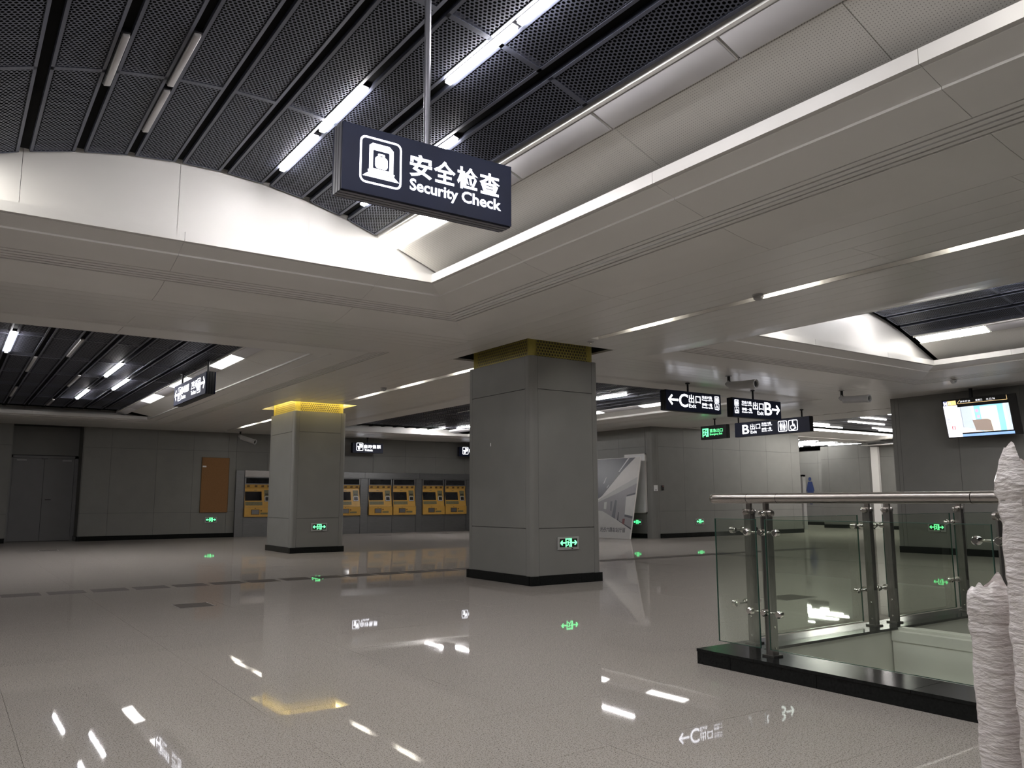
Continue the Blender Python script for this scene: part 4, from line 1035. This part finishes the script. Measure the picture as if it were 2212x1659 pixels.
# leaning print: local x runs to the viewer's right (-Y), z up the slope
t = thing('rendering_board', 'tall printed board of a station hall leaning near the side wall', 'board', (17.25, 18.64, 0.0), -math.pi / 2)
t.rotation_euler = (-math.atan2(.53, 2.51), 0, -math.pi / 2)
t.location.z = 0.004
BW, BH = 2.3, 2.565
MB().box(-BW, 0, 0, .03, 0, BH).build('board_panel', 'paper_white', t)
MB().box(-1.6, -1.55, .03, .06, 0.1, BH - .1).box(-.6, -.55, .03, .06, 0.1, BH - .1).build('back_batten', 'icon_brown', t)
MB().box(-.002, .012, -.004, .035, 0, BH).box(-BW, 0, -.004, .035, BH, BH + .012).build('edge_frame', 'white', t)
P_ = dict(
 dark=((.045, .048, .065), [(2.3, 2.56), (0.22, 2.56), (0.71, 2.17), (1.57, 1.33), (2.3, .95)]),
 tube1=((.5, .5, .52), [(.93, 2.11), (.89, 2.11), (.49, 2.55), (.56, 2.55)]), tube2=((.4, .4, .42), [(1.58, 1.75), (1.54, 1.75), (1.46, 1.95), (1.49, 1.95)]), tube3=((.4, .4, .42), [(1.39, 1.6), (1.36, 1.6), (1.29, 1.7), (1.32, 1.7)]),
 beam=((.50, .49, .47), [(.22, 2.56), (0, 2.56), (0, 1.94), (.89, 1.58), (1.57, 1.27), (2.3, .93), (2.3, .96), (1.57, 1.33), (.71, 2.17)]),
 beam2=((.36, .355, .35), [(0, 1.94), (0, 1.73), (.85, 1.42), (1.56, 1.19), (2.3, .92), (2.3, .94), (1.57, 1.27), (.89, 1.58)]),
 wall=((.23, .225, .235), [(0, 1.73), (0, .29), (.62, .55), (1.44, .85), (2.3, .9), (2.3, .92), (1.56, 1.19), (.85, 1.42)]),
 ledge=((.06, .06, .075), [(0.01, 1.44), (.01, 1.38), (.39, 1.32), (.4, 1.36)]), screen=((.46, .46, .45), [(.01, 1.38), (.01, .71), (.37, .76), (.41, 1.31)]), ledge2=((.08, .08, .095), [(.37, .75), (.01, .7), (.01, .63), (.37, .69)]),
 skirt=((.05, .05, .06), [(.68, .54), (.63, .57), (.01, .34), (.01, .29)]), door1=((.05, .05, .06), [(.68, .55), (.68, .83), (.65, .82), (.63, .56)]), door2=((.13, .13, .15), [(1.11, 1.16), (1.02, 1.17), (1.0, .85), (1.06, .87)]),
 door3=((.12, .12, .14), [(.90, 1.21), (.81, 1.19), (.79, .59), (.96, .64)]), panel=((.42, .42, .41), [(1.4, 1.13), (1.28, 1.15), (1.26, .91), (1.38, .92)]), red=((.16, .06, .06), [(.44, .62), (.33, .62), (.33, .39), (.43, .4)]),
 floor=((.40, .395, .385), [(2.3, .9), (1.44, .85), (.62, .55), (0, .29), (0, 0), (2.3, 0)]))
for i, (k, (c, pts)) in enumerate(P_.items()):
    MB().poly([(-u, v) for u, v in pts], -.002 - .0004 * i).build('print', flat('print_' + k, c, .4), t)
mb = MB(); text(mb, '光谷六路站站厅层', -1.42, -.25, .19, .345, -.0105, .015); mb.build('caption', flat('caption_ink', (.06, .06, .07)), t)
t = thing('intercom', 'small white intercom on the rounded wall corner', 'switch', (18.33, 18.57, 1.55)); MB().box(-.06, .06, -.03, .0, -.09, .09).build('case', emit_mat('white_case', (1, 1, 1), .0), t); MB().box(-.015, .015, -.033, -.03, -.07, -.04).build('button', 'black', t)
t.location = (18.335, 18.579, 1.55); t.rotation_euler = (0, 0, D2R(-27))
t = thing('card_reader', 'small black card reader beside the white intercom', 'switch', (18.6, 18.548, 1.56)); MB().box(-.04, .04, -.03, 0, -.075, .075).build('case', 'black', t); MB().box(-.006, .006, -.032, -.03, .045, .055).build('indicator', 'red_led', t)
# woman figure on the washroom wall and the door edge beside it
t = thing('washroom_figure', 'blue woman figure on the washroom wall beyond the corridor', 'sign', (33.476, 23.72, 0), -math.pi / 2)
mb = MB(); disc(mb, 0, 2.13, .085, -.02, 18); mb.build('head', 'wc_blue', t)
mb = MB(); mb.poly([(-.11, 2.0), (.11, 2.0), (.17, 1.76), (.22, 1.58), (.17, 1.56), (.12, 1.72), (.20, 1.36), (-.20, 1.36), (-.12, 1.72), (-.17, 1.56), (-.22, 1.58), (-.17, 1.76)], -.02, .018); mb.build('dress', 'wc_blue', t)
mb = MB(); mb.poly([(-.09, 1.36), (-.01, 1.36), (-.01, .95), (-.07, .95)], -.02, .018).poly([(.01, 1.36), (.09, 1.36), (.07, .95), (.01, .95)], -.02, .018); mb.build('legs', 'wc_blue', t)
t = structure('door_2', None, None, 'pale door frame edge before the washroom wall'); MB().box(28.5, 28.7, 20.55, 20.62, 0, 2.17).box(28.5, 28.7, 20.55, 21.5, 2.1, 2.17).build('door_frame', 'frame_grey', t)

# ------------------------------------------------------------------ television
t = thing('television', 'black television showing a video, hung before the dark right wall', 'television', (17.45, 8.27, 2.865), -math.pi / 2)
sc_ = MB()
tv = thing('screen_unit', '', ''); 
for k in ('label', 'category'): del tv[k]
tv.parent = t; tv.rotation_euler = (D2R(13), 0, 0)
w, h = 1.36, .80; a, b = w / 2, h / 2
def tvp(name, mb, mat): return mb.build(name, mat, tv)
tvp('casing', MB().box(-a, a, 0, .17, -b, b), 'black'); tvp('bezel', MB().box(-a - .012, a + .10, -.006, .02, -b - .012, b + .012), 'black')
def srect(nm, u0, u1, v0, v1, c, s, lay):            # u to the right, v downwards, both 0..1
    tvp(nm, MB().box(-a + u0 * w, -a + u1 * w, -.007 - lay * .0006, -.0065 - lay * .0006, b - v1 * h, b - v0 * h), scr('tv_' + nm + str(round(u0 * 1e3 + v0 * 7e3)), c, s))
srect('info_column', 0.0, .215, .145, .985, (.80, .80, .90), .9, 1)
srect('info_row', 0.0, .215, .44, .62, (.68, .68, .78), .8, 2)
srect('line_logo', .01, .075, .02, .145, (.06, .07, .20), .8, 1); srect('line_number', .078, .205, .02, .135, (.80, .50, .16), .9, 1)
srect('picture', .215, .955, .20, .885, (.40, .47, .55), .85, 1)
srect('left_strip', .215, .25, .20, .885, (.55, .60, .72), .85, 2); srect('dark_edge', .25, .258, .2, .80, (.12, .14, .18), .8, 2)
srect('poster_blue', .45, .87, .20, .885, (.13, .47, .85), .9, 2); srect('white_post', .415, .45, .2, .72, (.85, .86, .95), .9, 3)
srect('page', .54, .78, .24, .885, (.84, .82, .58), .9, 4); srect('right_post', .87, .90, .2, .885, (.72, .77, .85), .9, 3)
srect('pink_mark', .47, .51, .29, .37, (.75, .25, .6), .8, 4); srect('pink_mark', .48, .52, .45, .52, (.65, .3, .65), .8, 4)
mb = MB(); q = lambda u, v: (-a + u * w, b - v * h)
mb.poly([q(.40, .56), q(.62, .56), q(.665, .60), q(.68, .885), q(.43, .84)], -.0108); tvp('brown_chair', mb, scr('tv_chair', (.13, .075, .045), .9))
mb = MB(); mb.poly([q(.215, .75), q(.30, .76), q(.53, .885), q(.215, .885)], -.0104); tvp('table', mb, scr('tv_table', (.72, .58, .52), .9))
srect('ticker', .215, .965, .92, .985, (.10, .26, .56), .9, 1)
mb = MB(); stroke(mb, [q(.27, .02), q(.225, .095), q(.24, .11), q(.945, .11), q(.945, .0)], .008, -.0085); tvp('clock_outline', mb, scr('tv_line', (.75, .5, .2), .8))
mb = MB()
text(mb, '2018 07 04', *[q(.27, 0)[0], q(.42, 0)[0], q(0, .082)[1], q(0, .04)[1]], -.009); text(mb, '星期三', *[q(.50, 0)[0], q(.60, 0)[0], q(0, .085)[1], q(0, .035)[1]], -.009)
text(mb, '16 22 56', *[q(.66, 0)[0], q(.78, 0)[0], q(0, .08)[1], q(0, .035)[1]], -.009)
tvp('clock_text', mb, scr('tv_white', (.85, .85, .9), .9))
mb = MB(); text(mb, 'M', *[q(.015, 0)[0], q(.07, 0)[0], q(0, .13)[1], q(0, .04)[1]], -.0085, .02); text(mb, '11', *[q(.09, 0)[0], q(.12, 0)[0], q(0, .11)[1], q(0, .05)[1]], -.0085, .0); tvp('line_text', mb, scr('tv_white2', (.9, .9, .95), .95))
mb = MB()
for v, tx in ((.21, '首班'), (.29, '首班'), (.36, '末班'), (.50, '首班'), (.575, '末班')):
    text(mb, tx, *[q(.02, 0)[0], q(.07, 0)[0], q(0, v + .03)[1], q(0, v - .015)[1]], -.0092, .01)
for v in (.29, .50): text(mb, '06:30', *[q(.10, 0)[0], q(.18, 0)[0], q(0, v + .03)[1], q(0, v - .01)[1]], -.0092)
for v in (.36, .575): text(mb, '22:40', *[q(.10, 0)[0], q(.16, 0)[0], q(0, v + .03)[1], q(0, v - .01)[1]], -.0092)
tvp('timetable_text', mb, scr('tv_ink', (.12, .12, .16), .5))
mb = MB(); ring2d(mb, rrect(*[q(.075, 0)[0], q(.13, 0)[0], q(0, .79)[1], q(0, .69)[1]], .01), rrect(*[q(.09, 0)[0], q(.115, 0)[0], q(0, .79)[1], q(0, .705)[1]], .008), -.0092); mb.poly([q(.1, .71), q(.107, .71), q(.107, .79), q(.1, .79)], -.0093); tvp('red_emblem', mb, scr('tv_red', (.5, .06, .08), .8))
MB().cyl((-.18, .12, .4), (-.18, .12, S - 2.865), .035).build('ceiling_pole', 'sign_black', t)
MB().box(-.4, .1, .12, .2, .1, .42).build('mount', 'sign_black', t)

# ------------------------------------------------------------------ stair opening: kerb, pit, railing
kerb = structure('trim_3', None, None, 'black granite kerb round the stair opening')
KH = .108; KI = 5.05
for a, b in zip((-8, -6, -4, -2, .2, 2.33, 3.35, 4.05, HY), (-6, -4, -2, .2, 2.33, 3.35, 4.05, HY)):
    box('kerb_face_tile', HX, HX + .03, a + .002, b - .002, 0, KH - .022, 'granite_black', kerb)
for a, b in zip((-8, -5.5, -3, -.8, 1.2, 2.72, 3.84), (-5.5, -3, -.8, 1.2, 2.72, 3.84, HY)):
    box('kerb_cap_tile', HX - .006, KI, a + .0015, b - .0015, KH - .02, KH, 'granite_black', kerb)
for a, b in zip((HX, 5.6, 6.8, 8.0, 9.2), (5.6, 6.8, 8.0, 9.2, 10.4)): box('kerb_face_tile', a + .002, b - .002, HY - .03, HY, 0, KH - .022, 'granite_black', kerb)
for a, b in zip((KI, 6.0, 7.2, 8.4, 9.6), (6.0, 7.2, 8.4, 9.6, 10.4)): box('kerb_cap_tile', a + .0015, b - .0015, 4.05, HY + .006, KH - .02, KH, 'granite_black', kerb)
MB().box(HX + .03, KI - .01, -8, HY - .03, -.3, KH - .02).box(KI - .01, 10.4, 4.09, HY - .03, -.3, KH - .02).build('kerb_core', 'joint', kerb)
pit = structure('wall_stair', MB().box(KI - .25, KI - .01, -8, 4.3, -4.2, -.02).box(KI - .25, 10.6, 4.07, 4.3, -4.2, .085).box(10.4, 10.6, -8, 4.3, -4.2, .085), 'stone_white', 'pale lining walls of the stair pit')
for a, b in zip((-8, -4.2, -.4, 2.0, 4.06), (-4.2, -.4, 2.0, 4.06)): box('divider_panel', 6.75, 6.79, a + .002, b - .002, -4, .055, 'stone_white', pit)
for k, (x0, x1, z) in enumerate(((6.74, 6.83, .085), (6.83, 6.92, .105), (6.92, 7.04, .09), (7.04, 7.16, .075))): box('divider_cap', x0, x1 - .003, -8, 4.06, z - .08, z, 'stone_white', pit)
MB().box(6.8, 7.13, -8, 4.06, -4, .0).build('divider_core', 'stone_white', pit)
st = MB()
for k in range(24): st.box(KI, 6.75, 1.6 - .3 * k - .3, 1.6 - .3 * k, -4.2, -1.2 - .155 * k + .0)
st.build('stair_steps', 'stone_white', pit)
tube(6.72, 1.5, 3.1, -.95, True, 'unseen lamp added on the divider wall to brighten the stair pit', None, D2R(90), .05, 'pit_fill_deep')  # added lamp below the kerb line, brightens the pit back wall
for y in (-.6, 1.2, 2.6): tube(KI + .03, y, y + 1.0, -1.0, True, 'unseen lamp added on the hidden lining wall to brighten the stair pit', 'unseen stair pit fill lamps', D2R(-90), .05, 'pit_fill')  # added lamps, hidden by the kerb, brighten the pit lining
structure('floor.001', MB().box(KI - .2, 10.5, -8, 4.2, -4.4, -4.2), 'stone_white')

rail = thing('stair_railing', 'steel and green glass railing round the stair opening', 'railing', (4.865, 3.83, 0))
def W(p): return (p[0] - 4.865, p[1] - 3.83, p[2])
RX, RY, RZ, RR = 4.87, 4.36, 1.205, .036
pts = [(RX, -7.5, RZ), (RX, 2.33, RZ)]
MB().tube([W((RX, -7.5, RZ)), W((RX, 2.378, RZ))], RR).build('handrail', 'steel', rail)
MB().tube([W((RX, 2.382, RZ)), W((RX, 3.72, RZ))], RR).build('handrail', 'steel', rail)
MB().tube([W((RX, 3.724, RZ)), W((RX, 3.98, RZ))], RR).build('handrail', 'steel', rail)
el = [(RX, 3.984, RZ), (RX, RY - .09, RZ)] + [(RX + .09 - .09 * math.cos(D2R(a)), RY - .09 + .09 * math.sin(D2R(a)), RZ) for a in (15, 30, 45, 60, 75, 90)] + [(RX + .3, RY, RZ)]
MB().tube([W(p) for p in el], RR).build('handrail_elbow', 'steel', rail)
MB().tube([W((RX + .304, RY, RZ)), W((9.9, RY, RZ))], RR).build('handrail', 'steel', rail)
MB().cyl(W((RX, 3.981, RZ)), W((RX, 3.984, RZ)), RR * 1.01).cyl(W((RX, 3.72, RZ)), W((RX, 3.724, RZ)), RR * 1.01).build('joint_ring', 'sign_black', rail)
def post(px, py, along):
    """two flat plates side by side along the railing line, with bolts, glass spiders and the handrail bracket"""
    o = bpy.data.objects.new('post', None); COL.objects.link(o); o.parent = rail; o.location = W((px, py, 0))
    o.rotation_euler = (0, 0, 0 if along == 'y' else -math.pi / 2)
    mb = MB()
    for s in (-1, 1): mb.box(-.032, .032, s * .024 - .005, s * .024 + .005, KH + .01, 1.115)
    mb.build('post_plate', 'steel_dark', o)
    MB().box(-.024, .024, -.016, .016, KH + .1, 1.08).build('post_core', 'black', o) if False else None
    MB().box(-.05, .05, -.05, .05, KH, KH + .012).box(-.03, .03, -.018, .018, KH + .012, KH + .3).build('post_foot', 'steel_dark', o)
    mb = MB()
    for z in (KH + .06, KH + .2):
        mb.lathe((0, -.034, z), (0, .034, z), [(0, .006), (.05, .010), (.95, .010), (1, .006)], 10)
    mb.build('bolt', 'chrome', o)
    mb = MB(); mb.lathe((0, -.06, 1.10), (0, .06, 1.10), [(0, .012), (.04, .022), (.1, .024), (.9, .024), (.96, .022), (1, .012)], 16).box(-.02, .02, -.012, .012, 1.10, RZ - .03); mb.build('rail_bracket', 'steel', o)
    MB().lathe((-.03, 0, 1.10), (-.062, 0, 1.10), [(0, .022), (.6, .024), (1, .012)], 16).build('cap_bolt', 'chrome', o)
    for z in (.965, .41):
        mb = MB()
        mb.cyl((-.045, -.13, z), (-.045, .13, z), .008)
        for s in (-1, 0, 1):
            q = (-.075, s * .125, z)
            mb.lathe((-.02 if s == 0 else -.035, s * .125, z), (-.088, s * .125, z), [(0, .016), (.25, .022), (.3, .026), (.85, .026), (1, .018)], 16)
        mb.build('glass_spider', 'chrome', o)
    return o
post(4.87, 3.83, 'y'); post(4.87, 2.22, 'y')
for y in (.6, -1.0, -2.6, -4.2): post(4.87, y, 'y')
post(5.2, 4.25, 'x')
for x in (6.74, 7.06, 8.32): post(x, 4.21, 'x')
def pane(x0, x1, y0, y1, z0=.165, z1=1.057):
    mb = MB()
    if y1 - y0 > x1 - x0: xm = (x0 + x1) / 2; mb.add([W((xm, y0, z0)), W((xm, y1, z0)), W((xm, y1, z1)), W((xm, y0, z1))], [(0, 1, 2, 3)])
    else: ym = (y0 + y1) / 2; mb.add([W((x0, ym, z0)), W((x1, ym, z0)), W((x1, ym, z1)), W((x0, ym, z1))], [(0, 1, 2, 3)])
    o = mb.build('glass_pane', 'glass', rail)
    e = MB()
    for za, zb in ((z1 - .003, z1), (z0, z0 + .003)): e.box(*[v - d for v, d in ((x0, 4.865), (x1, 4.865))], y0 - 3.83, y1 - 3.83, za, zb)
    if y1 - y0 > x1 - x0:
        for ya in (y0, y1 - .003): e.box(x0 - 4.865, x1 - 4.865, ya - 3.83, ya + .003 - 3.83, z0, z1)
    else:
        for xa in (x0, x1 - .003): e.box(xa - 4.865, xa + .003 - 4.865, y0 - 3.83, y1 - 3.83, z0, z1)
    e.build('pane_edge', 'glass_edge', o)
pane(4.795, 4.807, 3.87, 4.247); pane(4.795, 4.807, 2.258, 3.79)
for y in (.64, -.96, -2.56, -4.16): pane(4.795, 4.807, y, y + 1.54)
pane(5.30, 6.70, 4.28, 4.292, .14); pane(7.10, 8.28, 4.28, 4.292, .14); pane(8.36, 9.8, 4.28, 4.292, .14)

# ------------------------------------------------------------------ wrapped bundles at the right edge
def bundle(label, cx, cy, w, d, h, ang, crumple, seed):
    rnd = random.Random(seed)
    t = thing('wrapped_bundle', label, 'bundle', (cx, cy, 0), ang)
    mb = MB(); n = 28; m_ = 60
    for j in range(m_ + 1):
        z = h * j / m_
        for i in range(n):
            a = 2 * math.pi * i / n; e = 4.0
            c, s = math.cos(a), math.sin(a)
            r = (abs(c) ** e + abs(s) ** e) ** (-1 / e)
            k = 1 + rnd.uniform(-.025, .025) + .02 * math.sin(z * 34 + i) + (.05 if abs(z - (h - .10)) < .012 else 0)
            mb.v.append((c * r * w / 2 * k, s * r * d / 2 * k, z + rnd.uniform(-.003, .003) * (0 < j < m_)))
    for j in range(m_):
        for i in range(n): mb.f.append((j * n + i, j * n + (i + 1) % n, (j + 1) * n + (i + 1) % n, (j + 1) * n + i))
    mb.f.append(tuple(range(m_ * n, m_ * n + n)))
    mb.smooth = True; mb.build('film_wrap', 'film', t)
    # loose, torn film standing up at the top
    mb = MB(); k = 40; rows = []; ph = [rnd.uniform(0, 6.28) for _ in range(6)]
    for q, (zz, sc) in enumerate(((h - .075, 1.0), (h - .055, 1.075), (h - .02, 1.06), (h + .005, 1.0), (h + crumple * .5, .93), (h + crumple, .80))):
        row = []
        for i in range(k):
            a = 2 * math.pi * i / k; c, s_ = math.cos(a), math.sin(a); r = (abs(c) ** 4 + abs(s_) ** 4) ** (-.25) * sc * (1 + .03 * math.sin(5 * a + ph[0] + q) + .02 * math.sin(9 * a + ph[1] + 2 * q))
            dz = (math.sin(2 * a + ph[2]) * .55 + math.sin(3 * a + ph[3]) * .35 + math.sin(7 * a + ph[4]) * .2) * crumple * max(0, q - 2) / 2.5
            row.append((c * r * w / 2, s_ * r * d / 2, zz + dz))
        rows.append(row); mb.v += row
    for q in range(len(rows) - 1):
        for i in range(k): mb.f.append((q * k + i, q * k + (i + 1) % k, (q + 1) * k + (i + 1) % k, (q + 1) * k + i))
    mb.smooth = True; mb.build('loose_film', 'film', t)
bundle('shorter film-wrapped bundle standing before the railing', 2.655, 1.26, .125, .11, .905, D2R(-20), .03, 3)
bundle('taller film-wrapped bundle at the right picture edge', 2.63, 1.10, .20, .12, 1.27, D2R(-25), .05, 8)

# ------------------------------------------------------------------ floor access plates
def plate(label, x0, x1, y0, y1):
    t = thing('floor_plate', label, 'floor plate', ((x0 + x1) / 2, (y0 + y1) / 2, 0.0)); a, b = (x1 - x0) / 2, (y1 - y0) / 2
    MB().box(-a, a, -b, b, .0, .003).build('cover', 'recess', t); MB().box(-a - .012, a + .012, -b - .012, b + .012, .0, .002).build('rim', 'steel_dark', t)
plate('dark floor plate in front of the row of slots, left of the near pillar', 2.3, 2.68, 9.92, 10.3)
plate('dark floor plate seen through the front railing glass', 8.4, 8.95, 6.35, 6.72)
plate('thin floor plate in front of the double door', 2.05, 2.45, 23.3, 23.6)
plate('thin floor plate in front of the ticket machines, left one', 12.4, 12.9, 26.0, 26.3)
plate('thin floor plate in front of the ticket machines, right one', 14.9, 15.4, 26.1, 26.4)
